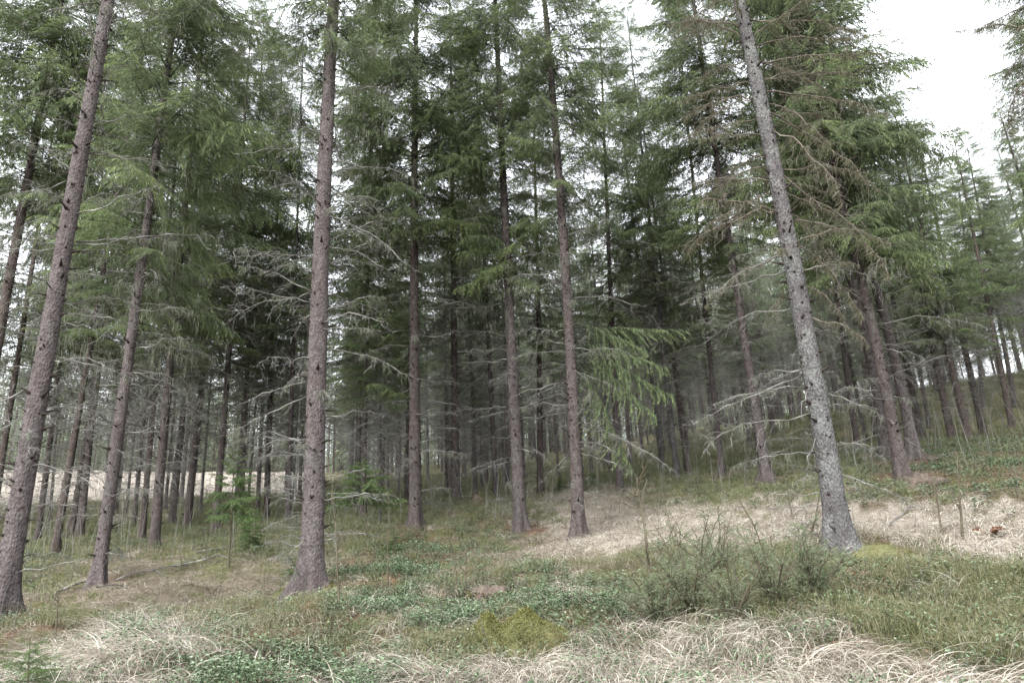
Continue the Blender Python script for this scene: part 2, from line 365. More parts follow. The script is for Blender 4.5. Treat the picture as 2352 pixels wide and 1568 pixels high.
# ------------------------------------------------------------------ templates
def live_branch(seed, nlat=46, k=9, wid=.011, slen=.055, hang=.55):
    """one drooping spruce bough of unit length along +X"""
    r = np.random.default_rng(seed); mb = MB()
    t = np.linspace(0, 1, 8); sag = r.uniform(.16, .34); lift = r.uniform(.02, .22)
    ax = lambda t: np.stack([t, .04 * np.sin(t * 3 + seed), lift * t - sag * t ** 2 + .09 * t ** 5], -1)
    tube(mb, ax(t), .0085 * (1 - t * .8), 3, .0)
    for q in range(nlat):
        tt = .16 + .84 * (q + r.uniform(0, 1)) / nlat; side = 1 if q % 2 else -1
        l = (.30 * (1.05 - tt) ** .6 + .05) * r.uniform(.6, 1.15) * min(1, tt * 3)
        a = math.radians(r.uniform(35, 65)); hg = r.uniform(.2, 1) * hang
        d = np.array([math.cos(a), side * math.sin(a), -hg * .6]); d /= np.linalg.norm(d)
        kk = max(3, int(k * l / .2)); s = (np.arange(kk) + r.uniform(0, .8, kk)) / kk
        P = ax(np.array(tt))[None] + d[None] * (l * s)[:, None] + np.array([0, 0, -1.0])[None] * (hg * l * s ** 2 * .9)[:, None]
        tan = d[None] + np.array([0, 0, -1.])[None] * (2 * hg * s * .9)[:, None]
        for sd in (1, -1):
            sv = np.cross(unit(tan), [0, 0, 1.0]) * sd
            D = unit(tan) * .9 + sv * r.uniform(.25, .95, (kk, 1)) + np.array([0, 0, -1.]) * r.uniform(0, .75, (kk, 1)) * hang * 1.5
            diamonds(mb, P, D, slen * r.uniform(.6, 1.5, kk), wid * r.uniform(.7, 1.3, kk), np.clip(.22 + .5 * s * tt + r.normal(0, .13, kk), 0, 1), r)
    return mb.arrays()
def dead_branch(seed, twigs=17, rad=.0092, sag=.22, moss=0.0):
    r = np.random.default_rng(seed); mb = MB(); n = 11
    t = np.linspace(0, 1, n); lift = r.uniform(.05, .2)
    jit = np.cumsum(r.normal(0, .021, (n, 2)), 0); sag = sag * r.uniform(.2, 1.4)
    P = np.stack([t, jit[:, 0], lift * t - (sag + lift) * t ** 2.2 + jit[:, 1]], -1)
    tn = np.clip(r.normal(.55, .2, n), 0, 1); tn[0] = 0
    tube(mb, P, rad * (1 - t * .70), 5, tn)
    f = lambda x: np.array([np.interp(x, t, P[:, c]) for c in range(3)])
    for q in range(twigs):
        tt = r.uniform(.12, .98); l = r.uniform(.08, .38) * (1.1 - tt * .6); sd = r.choice([-1, 1])
        d = unit(np.array([r.uniform(.2, 1), sd * r.uniform(.2, 1), r.uniform(-.9, .25)]))
        s = np.linspace(0, 1, 5); b = f(tt); w = np.cumsum(r.normal(0, .018, (5, 3)), 0); w[0] = 0
        PP = b + d * (l * s)[:, None] + np.array([0, 0, -1]) * (.25 * l * s ** 2)[:, None] + w
        tube(mb, PP, rad * .30 * (1 - s * .6), 3, np.clip(r.normal(.55, .25, 5), 0, 1))
        for z in range(3):
            i = r.integers(1, 5); d2 = unit(d + r.normal(0, .8, 3)); l2 = l * r.uniform(.2, .5)
            tube(mb, PP[i] + d2 * (l2 * np.array([0, .5, 1]))[:, None] + [[0, 0, 0], [0, 0, -.004], [0, 0, -.02]], rad * np.array([.2, .16, .1]), 3, r.uniform(.3, 1))
    m = int(40 + 120 * moss); x = r.uniform(.1, 1, m) ** .8          # lichen crusts
    B = np.array([f(v) for v in x]) + r.normal(0, rad * .7, (m, 3))
    diamonds(mb, B, r.normal(size=(m, 3)), .011, .007, np.clip(r.normal(.72, .2, m), 0, 1), r)
    return mb.arrays(), f
def beard(seed, f, count=14, length=.16):
    r = np.random.default_rng(seed); mb = MB()
    for q in range(count):
        tt = r.uniform(.2, 1) if q % 3 else r.uniform(.6, 1); b = f(tt); m = int(r.integers(5, 14)); l = length * r.uniform(.35, 1.3)
        P = b + r.normal(0, .008, (m, 3)) * [2.2, 1, .3]; D = np.array([0, 0, -1.]) + r.normal(0, .16, (m, 3)) + [r.normal(0, .1), 0, 0]
        ribbons(mb, P, D, l * r.uniform(.3, 1, m), .0045, np.clip(r.normal(.5, .22, m), 0, 1), r, .2, 3, .5)
    return mb.arrays()
NBR = 10
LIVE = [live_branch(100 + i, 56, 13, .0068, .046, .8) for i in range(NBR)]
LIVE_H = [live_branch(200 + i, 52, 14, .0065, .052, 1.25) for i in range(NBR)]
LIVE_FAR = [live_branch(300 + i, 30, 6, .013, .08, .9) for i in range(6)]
DEAD, DEADF = zip(*[dead_branch(400 + i, 13 + i % 7) for i in range(10)])
MOSSY, MOSSYF = zip(*[dead_branch(450 + i, 26, .010, .2, .8) for i in range(6)])
DEAD_FAR = [dead_branch(500 + i, 7, .0065)[0] for i in range(5)]
DEAD_ME = [mesh('dead_branch', a, M_TWIG, True) for a in DEAD]
BEARD_ME = [mesh('beard_lichen', beard(600 + i, f, 7 + 2 * (i % 4)), M_LICHEN) for i, f in enumerate(DEADF)]
MOSSY_ME = [mesh('mossy_branch', a, M_TWIGD, True) for a in MOSSY]
MBEARD_ME = [mesh('beard_lichen', beard(650 + i, f, 34, .13), M_LICHEN_OLIVE) for i, f in enumerate(MOSSYF)]
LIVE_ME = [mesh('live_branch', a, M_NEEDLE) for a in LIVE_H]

def frames(az, el, L, roll=None):
    """rotation+scale matrices whose X axis points out at azimuth az, elevation el"""
    az = np.asarray(az); el = np.asarray(el)
    X = np.stack([np.cos(az) * np.cos(el), np.sin(az) * np.cos(el), np.sin(el)], -1)
    Y = np.stack([-np.sin(az), np.cos(az), np.zeros_like(az)], -1); Z = np.cross(X, Y)
    if roll is not None:
        c, s = np.cos(roll)[:, None], np.sin(roll)[:, None]; Y, Z = Y * c + Z * s, Z * c - Y * s
    return np.stack([X, Y, Z], -1) * np.asarray(L)[:, None, None]
def frame_to(vec, roll=0):
    L = np.linalg.norm(vec); X = vec / L; Y = unit(np.cross([0, 0, 1.0], X)); Z = np.cross(X, Y)
    Y, Z = Y * math.cos(roll) + Z * math.sin(roll), Z * math.cos(roll) - Y * math.sin(roll); k = .5 + .5 * L
    return np.stack([X * L, Y * k, Z * k], -1)
def trunk_arrays(seed, H, r0, spine, rings=None, sides=22, flare=.6, knots=True, dens=1.0):
    r = np.random.default_rng(seed); mb = MB(); top = H
    h = np.concatenate([[-.35, -.15, 0], np.cumsum(np.full(int(H / (rings or .14)), rings or .14))]); h = h[h < H]; h = np.append(h, H)
    th = np.arange(sides) * 2 * np.pi / sides
    rad = r0 * (np.clip(1 - h / H, 0.01, 1) ** .85) * 1.05
    ph = r.uniform(0, 6, 4)
    lob = 1 + flare * np.exp(-np.clip(h, -.1, 9) / .24)[:, None] * (1 + .6 * np.cos(3 * th + ph[0])[None] + .5 * np.cos(5 * th + ph[1])[None])
    wob = 1 + .025 * np.sin(2 * th[None] + h[:, None] * 2.1 + ph[2]) + .02 * np.sin(3 * th[None] - h[:, None] * 3.3 + ph[3]) + r.normal(0, .012, (len(h), sides))
    RR = rad[:, None] * lob * wob; c = spine(h)
    V = np.stack([c[:, 0, None] + RR * np.cos(th), c[:, 1, None] + RR * np.sin(th), np.broadcast_to(h[:, None], RR.shape)], -1)
    n = sides; i = np.arange(len(h) - 1)[:, None] * n; j = np.arange(n)[None]; k = (j + 1) % n
    mb.add(V.reshape(-1, 3), np.stack([i + j, i + k, i + n + k, i + n + j], -1).reshape(-1, 4), 0)
    if knots:
        hh = .35
        while hh < H - 2:
            m = r.integers(4, 8); rr = r0 * (1 - hh / H) ** .85 * 1.05; c0 = spine(np.array([hh]))[0]
            for q in range(int(m * dens) + int(r.random() < .5)):
                a = r.uniform(0, 2 * np.pi); z = hh + r.normal(0, .035); big = r.random() < .5
                d = np.array([math.cos(a), math.sin(a), r.uniform(-.1, .5)]); b = np.array([c0[0], c0[1], z]) + d * [rr, rr, 0] * .92
                ln = (r.uniform(.02, .06) if r.random() < .8 else r.uniform(.08, .22)) ; kr = rr * .045 + (.010 if big else .005)
                tube(mb, b + d * (np.array([0, .35, .7, 1.0]) * ln)[:, None], kr * np.array([1.7, 1.0, .5, .12]), 6, [1, 1, 1, .3])
            hh += r.uniform(.12, .30)
    return mb.arrays()
def crown_arrays(seed, H, hb, Lmax, spine, tpls, dens=1.0, gap=.12, droop=0.0, low=.6, sector=None, cap=99):
    """whorls of boughs from height hb to the tip"""
    r = np.random.default_rng(seed); mb = MB(); h = hb; rows = []
    while h < H - .15:
        u = (H - h) / (H - hb); prof = min(1, (u ** .52) * 1.02) * (low + (1 - low) * min(1, (1 - u) / .22 + .05))
        n = max(3, int(r.integers(4, 7) * dens))
        for q in range(n):
            if r.random() < gap: continue
            az = r.uniform(0, 2 * np.pi); L = Lmax * prof * r.uniform(.62, 1.15)
            if sector is not None:
                L *= 1 + sector[1] * math.cos(az - sector[0])
            el = .55 - u * .75 + r.normal(0, .12) - droop
            rows.append((h + r.normal(0, .08), az, el, max(L, .18)))
        h += r.uniform(.22, .42) * (.6 + .4 * u) / max(.5, min(dens, 1.4))
    rows = np.array(rows); c = spine(rows[:, 0]); P = np.c_[c[:, 0], c[:, 1], rows[:, 0]]
    Mx = frames(rows[:, 1], rows[:, 2], rows[:, 3], r.normal(0, .2, len(rows)))
    which = r.integers(0, len(tpls), len(rows)); dt = r.normal(0, .10, len(rows))
    for i, t in enumerate(tpls): w = which == i; mb.inst(t, Mx[w], P[w], dt[w])
    return mb.arrays()
def twig_arrays(seed, h0, h1, spine, rfun, n, Lm, tpls):
    r = np.random.default_rng(seed); mb = MB()
    h = r.uniform(h0, h1, n); az = r.uniform(0, 2 * np.pi, n); L = Lm * r.uniform(.35, 1.15, n) * np.clip(.45 + (h - h0) / (h1 - h0 + .1), .4, 1.1)
    el = r.normal(-.08, .18, n); c = spine(h); rr = rfun(h) * .8
    P = np.c_[c[:, 0] + np.cos(az) * rr, c[:, 1] + np.sin(az) * rr, h]
    Mx = frames(az, el, L, r.normal(0, .4, n)); which = r.integers(0, len(tpls), n); dt = r.normal(.0, .15, n)
    for i, t in enumerate(tpls): w = which == i; mb.inst(t, Mx[w], P[w], dt[w])
    return mb.arrays()
def hanging_arrays(seed, h0, h1, spine, Lm, n, length=.28):
    """beard lichen strands hanging in the crown"""
    r = np.random.default_rng(seed); mb = MB()
    h = r.uniform(h0, h1, n); az = r.uniform(0, 2 * np.pi, n); rad = Lm * r.uniform(.2, .9, n); c = spine(h)
    B = np.c_[c[:, 0] + np.cos(az) * rad, c[:, 1] + np.sin(az) * rad, h - rad * .2]
    m = 9; P = np.repeat(B, m, 0) + r.normal(0, .035, (n * m, 3)); D = np.array([0, 0, -1.]) + r.normal(0, .14, (n * m, 3))
    ribbons(mb, P, D, length * r.uniform(.2, 1.1, n * m), .0055, np.clip(r.normal(.45, .25, n * m), 0, 1), r, .1, 2, .4)
    return mb.arrays()

# ------------------------------------------------------------------ near trees, each with its own trunk and crown
CROWN_LEAF = {}
def near_tree(label, pts, depth, width, H, bark_m, hb, Lmax, seed, wpx_y=None, branches=(), random_dead=24, dead_len=1.2, moss=False,
              crown_kw=None, lichen=468, group='spruces standing near the camera', live=(), leaf=None, far_tpl=False, base_at=None, tmax=None):
    """pts: trunk centre line in photo pixels from the base up; width: trunk width in the same pixels"""
    base = at_depth(pts[0][0], pts[0][1], depth) if base_at is None else base_at
    hd = np.array([base[0], base[1], 0]) - np.array([EYE[0], EYE[1], 0]); hd = unit(hd)
    rt = np.array([hd[1], -hd[0], 0])           # to the right as seen from the camera
    def onplane(px, py, off=0.0):
        rv = ray(px, py); t = ((base + hd * off - EYE) @ hd) / (rv @ hd); return EYE + rv * t - base
    L = np.array([onplane(*p) for p in pts]); L[0] = 0
    hs_, us = L[:, 2], L @ rt
    deg = min(2, len(pts) - 1); co_ = np.polyfit(hs_, us, deg, w=np.r_[4, np.ones(len(pts) - 1)]); hm = hs_.max()
    g1 = np.polyval(np.polyder(co_), hm); u1 = np.polyval(co_, hm); u0 = np.polyval(co_, 0)
    def spine(h):
        h = np.asarray(h, float); hh = np.clip(h, 0, hm)
        u = np.polyval(co_, hh) + np.where(h > hm, (h - hm) * g1 * .8, 0)
        return np.stack([u * rt[0], u * rt[1]], -1)
    dist = (base - EYE) @ MW[:, 2] * -1 if False else -((base - EYE) @ MW)[2]
    r0 = width / F * dist / 2 * 1.03 / math.sqrt(1 + ((pts[0][0] - CX) / F) ** 2)
    rf = lambda h: r0 * np.clip(1 - np.asarray(h) / H, .01, 1) ** .85 * 1.05
    root = bpy.data.objects.new('spruce_tree', None); COL.objects.link(root); root.location = base; root.empty_display_size = .2
    tag(root, label, 'tree', group)
    obj('trunk', mesh('trunk', trunk_arrays(seed, H, r0, spine, flare=.8, sides=30), bark_m, True), root)
    kw = dict(crown_kw or {}); 
    tp = LIVE_FAR if far_tpl else (LIVE if seed % 2 else LIVE_H)
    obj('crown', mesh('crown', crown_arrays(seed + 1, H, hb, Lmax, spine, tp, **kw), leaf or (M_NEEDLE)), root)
    if lichen: obj('beard_lichen', mesh('beard_lichen', hanging_arrays(seed + 2, max(1.5, hb - 2), H * .8, spine, Lmax * .8, lichen), M_LICHEN_OLIVE if moss else M_LICHEN), root)['kind'] = 'stuff'
    r = np.random.default_rng(seed + 3)
    def put(P0, vec, k, mossy=False, livek=False, roll=None, beardy=None):
        Mx = frame_to(vec, r.normal(0, .25) if roll is None else roll)
        if livek: obj('live_branch', LIVE_ME[k % len(LIVE_ME)], root, P0, Mx); return
        b = obj('dead_branch', (MOSSY_ME if mossy else DEAD_ME)[k % (6 if mossy else 10)], root, P0, Mx)
        if mossy or (r.random() < .45 if beardy is None else beardy):
            obj('beard_lichen', (MBEARD_ME if mossy else BEARD_ME)[k % (6 if mossy else 10)], b)['kind'] = 'stuff'
    k = seed
    for br in branches:                       # (start px, py, end px, py[, kind[, depth offset]])
        kind = br[4] if len(br) > 4 else 'd'; off = br[5] if len(br) > 5 else r.uniform(-.35, .35)
        a = onplane(br[0], br[1]); s = spine(np.array([a[2]]))[0]; A = np.array([s[0], s[1], a[2]])
        E = onplane(br[2], br[3], off); d = E - A; hz = unit(np.array([d[0], d[1], 0])); A = A + hz * rf(a[2]) * .85
        vec = E - A; vec[2] += np.linalg.norm(vec) * (.2 if kind != 'l' else .15); k += 1
        put(A, vec, k, kind == 'm', kind == 'l', 0)
    vis = tmax or min(H - 1, hb + 2)
    random_dead = int(random_dead * 1.5)
    for q in range(random_dead):
        h = .5 + (vis - .5) * (q + r.random()) / random_dead; az = r.uniform(0, 2 * np.pi)
        s = spine(np.array([h]))[0]; rr = rf(h) * .85; d = np.array([math.cos(az), math.sin(az), r.normal(.02, .14)])
        L_ = dead_len * r.uniform(.25, 1.1) * (.55 + .45 * min(1, h / 4)); k += 1
        put(np.array([s[0] + d[0] * rr, s[1] + d[1] * rr, h]), d * L_, k, moss and h > 3.5)
    return root, base, spine
z1 = lambda a, b, c, d, *e: (a * .5023, b * .5023 + 781, c * .5023, d * .5023 + 781, *e)
z2 = lambda a, b, c, d, *e: (a * .5023 + 781, b * .5023 + 781, c * .5023 + 781, d * .5023 + 781, *e)
z3 = lambda a, b, c, d, *e: (a * .5023 + 1562, b * .5023 + 781, c * .5023 + 1562, d * .5023 + 781, *e)
z4 = lambda a, b, c, d, *e: (a * .5023, b * .5023, c * .5023, d * .5023, *e)
z6 = lambda a, b, c, d, *e: (a * .5023 + 1562, b * .5023, c * .5023 + 1562, d * .5023, *e)
zs = lambda a, b, c, d, *e: (a * .2637 + 551, b * .2637 + 1011, c * .2637 + 551, d * .2637 + 1011, *e)

near_tree('thickest bare trunk at the left frame edge, long dead twigs reaching right',
    [(-2, 1440), (60, 1032), (112, 784), (150, 552), (197, 301), (248, 0)], 7.6, 58, 22, M_BARK, 10.5, 2.3, 1001,
    branches=[z1(265, 60, 600, 120), z1(240, 220, 345, 205), z1(215, 400, 335, 400), z1(175, 590, 480, 640), z1(130, 750, 460, 785), z1(125, 1000, 330, 1000),
              z1(105, 1045, 430, 1072), z1(100, 380, 10, 440), z1(60, 600, 0, 600), z4(370, 935, 620, 920), z4(350, 1090, 870, 1030), z4(350, 1125, 800, 1155), z4(310, 1270, 460, 1250),
              z4(300, 1380, 600, 1375), z4(290, 1430, 640, 1510), z4(290, 1500, 450, 1520), z4(320, 760, 120, 640), z4(300, 930, 140, 800), z4(370, 590, 0, 470), z4(390, 440, 150, 420),
              z4(430, 700, 700, 690), z4(440, 560, 720, 570), z4(440, 590, 620, 660), z4(420, 430, 530, 280), z4(510, 100, 760, 60), z4(500, 130, 570, 0), z4(250, 1100, 0, 1130), z4(230, 1350, 0, 1370),
              z4(210, 1450, 0, 1400), z4(270, 1010, 20, 1070), z4(340, 700, 80, 620), z1(150, 500, 0, 530), z1(120, 640, 0, 640)], random_dead=26, dead_len=1.3, lichen=288, tmax=10)
near_tree('mid-sized spruce with a flared leaning base, second big trunk from the left',
    [(221, 1352), (234, 1283), (256, 1133), (276, 982), (303, 787), (334, 502), (365, 301), (404, 30)], 11.6, 32, 21, M_BARK, 5.6, 2.6, 1011,
    branches=[z1(600, 130, 850, 200), z1(540, 480, 700, 500), z1(500, 990, 640, 1000), z1(500, 1045, 640, 1050), z1(560, 250, 380, 300), z1(545, 400, 340, 370), z1(600, 200, 760, 250), z1(480, 1130, 600, 1135)],
    random_dead=30, dead_len=1.6, lichen=756, crown_kw=dict(dens=.85, gap=.2, sector=(-.3, .25)))
near_tree('thick straight spruce with mossy flared base, left of centre, ringed by bare snags',
    [(715, 1378), (714, 1283), (720, 1032), (731, 787), (742, 502), (750, 301), (766, 0)], 9.2, 50, 22, M_BARK, 8.6, 2.0, 1021,
    branches=[z1(1430, 235, 1020, 400), z1(1390, 465, 1080, 462), z1(1390, 540, 1170, 545), z1(1430, 620, 1270, 662), z1(1375, 715, 1210, 682), z1(1380, 745, 1240, 745),
              zs(720, 310, 1170, 345, 'd', .1), zs(740, 490, 1200, 440), zs(730, 545, 1190, 495), zs(725, 640, 1000, 600), zs(725, 790, 1150, 740), zs(735, 885, 1030, 830), zs(730, 975, 870, 965),
              zs(550, 110, 170, 165), zs(560, 0, 0, 15), zs(535, 485, 205, 425), zs(530, 540, 250, 545), zs(535, 660, 430, 680), zs(515, 785, 215, 760), zs(500, 900, 270, 875),
              zs(590, 820, 350, 960, 'd', -.5), zs(560, 930, 150, 970, 'd', -.4), zs(520, 1215, 230, 1215, 'd', -.2), zs(500, 1210, 330, 990, 'd', -.5),
              z4(1470, 330, 1010, 255), z4(1390, 150, 1170, 125), z4(1425, 640, 1250, 685), z4(1425, 1190, 1140, 1145), z4(1420, 1390, 1020, 1330), z4(1410, 1240, 1200, 1245),
              z4(1510, 180, 1573, 130), z4(1400, 1340, 1100, 1250), z4(1430, 830, 1250, 870), z4(1500, 1290, 1650, 1240), z4(1510, 1100, 1800, 1010), z4(1510, 930, 1700, 960),
              z4(1500, 1420, 1750, 1400), z4(1510, 1000, 1900, 1180, 'd', -.6), z4(1520, 800, 1750, 780), z4(1505, 1210, 1720, 1230)],
    random_dead=34, dead_len=1.5, lichen=360, tmax=9)
near_tree('straight dark-trunked spruce in the green middle ground, just left of picture centre',
    [(954, 1212), (955, 1032), (954, 787), (949, 482), (952, 300), (957, 60)], 16, 27, 21, M_BARK_R, 7.4, 2.9, 1031, random_dead=44, dead_len=1.9, lichen=756, crown_kw=dict(dens=1.1))
near_tree('spruce with pale smooth lower trunk and widened right root, just right of centre',
    [(1196, 1214), (1187, 1032), (1175, 784), (1156, 452), (1146, 150), (1137, 0)], 15.5, 27, 21, M_BARK, 6.3, 2.4, 1041, random_dead=34, dead_len=1.7, lichen=594, crown_kw=dict(dens=1.1),
    branches=[z2(780, 310, 590, 350), z2(830, 200, 950, 120), z2(795, 540, 560, 630)])
near_tree('slender spruce with long dead boughs arching down to its right over green sprays',
    [(1331, 1255), (1326, 1032), (1311, 784), (1297, 603), (1278, 352), (1257, 125), (1254, 0)], 13.6, 28, 21, M_BARK_R, 7.2, 1.9, 1051,
    branches=[z2(1085, 130, 1290, 200), z2(1090, 200, 1220, 330), z2(1095, 380, 1560, 650, 'd', -.6), z2(1100, 390, 1400, 530, 'd', -.3), z2(1110, 510, 1370, 640, 'd', -.4), z2(1110, 500, 1300, 560, 'd', .2),
              z2(1075, 35, 1330, 110, 'd', -.4), z2(1040, 60, 800, 60), z2(1055, 190, 830, 300), z2(1055, 380, 970, 470), z2(1060, 500, 900, 630), z2(1060, 300, 830, 330), z2(1110, 620, 1230, 740),
              z2(1070, 90, 1400, 640, 'l', .1), z2(1060, 40, 1480, 380, 'l', .3), z2(1060, 0, 1540, 330, 'l', .5), z2(1060, 0, 1500, 160, 'l', .1),
              z2(1040, -60, 1560, 30, 'l', .6), z2(1040, -90, 1420, 90, 'l', .2)],
    random_dead=36, dead_len=1.6, lichen=594, crown_kw=dict(dens=1.1, gap=.14, sector=(0, .15)))
near_tree('big grey lichen-crusted spruce leaning left on a mossy mound, mossy snags hanging from it',
    [(1936, 1270), (1910, 1133), (1883, 982), (1848, 784), (1823, 603), (1785, 402), (1755, 251), (1725, 125), (1699, 25)], 8.1, 53, 20, M_BARK_G, 9.3, 2.2, 1061,
    branches=[z3(555, 135, 50, 350), z3(540, 150, 330, 200), z3(565, 225, 150, 320), z3(575, 330, 100, 520), z3(560, 505, 240, 600), z3(605, 600, 480, 720), z3(630, 690, 370, 775), z3(590, 420, 540, 380),
              z3(650, 255, 1010, 400), z3(700, 485, 960, 555), z3(735, 590, 1050, 680), z3(640, 130, 745, 195), z3(700, 485, 880, 480), z3(760, 690, 880, 690), z3(600, 440, 560, 640, 'd', -.5), z3(580, 240, 545, 370, 'd', -.5),
              z6(440, 1090, 230, 1240), z6(465, 1175, 150, 1300), z6(475, 1250, 0, 1420), z6(500, 1420, 120, 1568), z6(440, 590, 860, 960, 'm', -.3), z6(500, 880, 800, 1010, 'm', .2), z6(605, 1450, 900, 1568, 'm', -.2),
              z6(410, 470, 760, 680, 'm', .1), z6(350, 160, 690, 15, 'm', .3), z6(380, 290, 960, 340, 'm', -.1), z6(400, 350, 830, 345, 'm', .2), z6(410, 410, 1000, 520, 'm', .3), z6(480, 790, 1060, 1330, 'm', .4), z6(560, 1240, 890, 1285, 'd', 0),
              z6(270, 175, 40, 130, 'm', .2), z6(320, 370, 0, 490, 'm', 0), z6(330, 450, 60, 590, 'm', .2), z6(345, 540, 20, 620, 'm', -.3), z6(300, 270, 100, 350, 'm', .4), z6(390, 750, 100, 860, 'm', .1), z6(395, 830, 60, 910, 'm', .4),
              z6(410, 880, 110, 1080, 'm', -.2), z6(420, 700, 230, 780, 'm', .5), z6(470, 1290, 350, 1500, 'm', .3), z6(450, 1150, 100, 1400, 'm', .3), z6(600, 1300, 790, 1450, 'm', .2), z6(530, 1000, 1000, 1200, 'm', .3),
              z6(250, 60, 0, 200, 'm', 0), z6(500, 940, 760, 1260, 'm', .6), z6(430, 500, 1000, 900, 'm', .7), z6(330, 80, 850, 180, 'm', .7), z6(580, 1100, 900, 1500, 'm', .5)],
    random_dead=22, dead_len=1.4, moss=True, lichen=270, tmax=10, crown_kw=dict(dens=.9))
near_tree('broad low-crowned green spruce beside a brown root clump, right of the lichened trunk',
    [(2073, 1098), (2043, 932), (2018, 784), (1960, 603), (1918, 402)], 13.5, 29, 19.5, M_BARK_R, 5.0, 2.7, 1071, random_dead=26, dead_len=1.9, lichen=684,
    crown_kw=dict(dens=1.25, gap=.06, droop=.12, sector=(0.3, .12)), branches=[z3(990, 420, 1190, 520), z3(940, 230, 700, 260), z3(1020, 520, 1150, 620)])
near_tree('pale trunk close behind and to the right of the broad-crowned spruce',
    [(2102, 1060), (2077, 932), (2058, 831), (2000, 620)], 16, 27, 15.5, M_BARK, 6.6, 2.0, 1081, random_dead=24, dead_len=1.7, lichen=360, crown_kw=dict(dens=1.2), far_tpl=True, leaf=M_NEEDLE_FAR_LIT)
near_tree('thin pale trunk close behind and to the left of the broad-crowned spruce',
    [(2036, 1052), (2018, 932), (2000, 831), (1945, 610)], 18, 24, 17, M_BARK, 6.8, 2.0, 1091, random_dead=24, dead_len=1.6, lichen=270, crown_kw=dict(dens=1.1), far_tpl=True, leaf=M_NEEDLE_FAR_LIT)
near_tree('spruce left of the lichened trunk, foot in green shrubs behind the pale grass',
    [(1763, 1110), (1752, 982), (1715, 784), (1678, 603), (1658, 452), (1627, 226)], 16.5, 23, 20, M_BARK, 6.2, 2.7, 1101, random_dead=40, dead_len=1.8, lichen=630, moss=False, crown_kw=dict(dens=1.15))
near_tree('dark trunk leaning right at the far upper left, its foot outside the picture',
    [(-108, 1330), (7, 703), (50, 502), (83, 301), (115, 150), (130, 50)], 12.5, 36, 21, M_BARK_D, 8.0, 2.5, 1111, random_dead=34, dead_len=1.8, lichen=630, crown_kw=dict(dens=1.25, gap=.08))
near_tree('spruce seen only by its mossy boughs reaching in at the upper right corner',
    [(2590, 1330), (2520, 784), (2470, 300), (2440, 0)], 6.0, 60, 18, M_BARK_G, 6.5, 1.1, 1121, random_dead=4, dead_len=1.2, moss=True, lichen=162, tmax=8,
    branches=[(2450, 60, 2200, 110, 'm', -.3), (2480, -40, 2230, 90, 'm', .1), (2470, 60, 2270, 340, 'm', -.1), (2460, 120, 2230, 330, 'd', 0), (2460, 40, 2290, 190, 'm', .3), (2490, 260, 2290, 430, 'd', .3), (2300, -190, 2060, 20, 'd', -.2)])
near_tree('dense dark green spruce filling the right frame edge, foot outside the picture',
    [(2640, 1070), (2590, 784), (2510, 400)], 15, 34, 17, M_BARK_D, 3.4, 2.1, 1131, random_dead=10, lichen=270, crown_kw=dict(dens=1.4, gap=.04))

# ------------------------------------------------------------------ further trees: shared meshes, each tree its own object
straight = lambda h: np.zeros((len(np.atleast_1d(h)), 2))
TR_H = 20.0
TRUNK_ME = {}
def trunk_mesh(i, mt):
    key = (i, mt.name)
    if key not in TRUNK_ME: TRUNK_ME[key] = mesh('trunk', trunk_arrays(2000 + i, TR_H, .14, bend(i), rings=.35, sides=12, flare=.35, dens=.7), mt, True)
    return TRUNK_ME[key]
def bend(i):
    r = np.random.default_rng(70 + i); a, b, p, q = r.normal(0, .05, 4)
    return lambda h: np.stack([.5 * (a + p) * np.sin(np.asarray(h, float) * .35) , .5 * (b + q) * np.sin(np.asarray(h, float) * .3)], -1)
NV = 7
CROWN_ME = []; TWIG_ME = []; CBASE = [4.0, 5.5, 6.5, 4.5, 7.5, 5.0, 6.0]
for i in range(NV):
    CROWN_ME.append(mesh('crown', crown_arrays(2100 + i, TR_H, CBASE[i], 1.55 + .25 * (i % 3), bend(i), LIVE_FAR, dens=1.05, gap=.2), M_NEEDLE_FAR_LIT))
    TWIG_ME.append(mesh('dead_twigs', twig_arrays(2200 + i, 1.0, CBASE[i] + 2.5, bend(i), lambda h: .14 * (1 - h / TR_H) ** .75, 190, 1.9, DEAD_FAR), M_TWIG))
HI_ME = [mesh('crown', crown_arrays(2300 + i, TR_H, [4.8, 6.0, 5.2, 6.8][i], 2.0 + .2 * (i % 2), bend(i), LIVE_H if i % 2 else LIVE, dens=.95, gap=.15), M_NEEDLE) for i in range(4)]
HI_LICH = [mesh('beard_lichen', hanging_arrays(2400 + i, 3.5, 17, bend(i), 1.7, 300, .3), M_LICHEN) for i in range(4)]
def far_tree(label, group, base, r0, H, lean=(0, 0), v=0, rot=0, mt=None, crown=True, name='spruce_tree', fat=1.0):
    root = bpy.data.objects.new(name, None); COL.objects.link(root); root.empty_display_size = .2
    z = Vector((lean[0], lean[1], 1)).normalized()
    Rm = z.to_track_quat('Z', 'Y').to_matrix().to_4x4() @ Matrix.Rotation(rot, 4, 'Z')
    root.matrix_world = Matrix.Translation(Vector(base)) @ Rm
    tag(root, label, 'tree', group); s = H / TR_H; k = r0 / .14
    t = obj('trunk', trunk_mesh(v % 4, mt or M_BARK_R), root); t.scale = (k, k, s)
    if crown:
        c = obj('crown', HI_ME[v % 4] if fat > 1 else CROWN_ME[v], root); q = s ** .5 * fat / 1.1 if fat > 1 else s; c.scale = (q, q, s)
        d = obj('dead_twigs', TWIG_ME[v], root); d.scale = (s, s, s); d['kind'] = 'stuff'
        if fat > 1: l = obj('beard_lichen', HI_LICH[v % 4], root); l.scale = (s, s, s); l['kind'] = 'stuff'
    return root
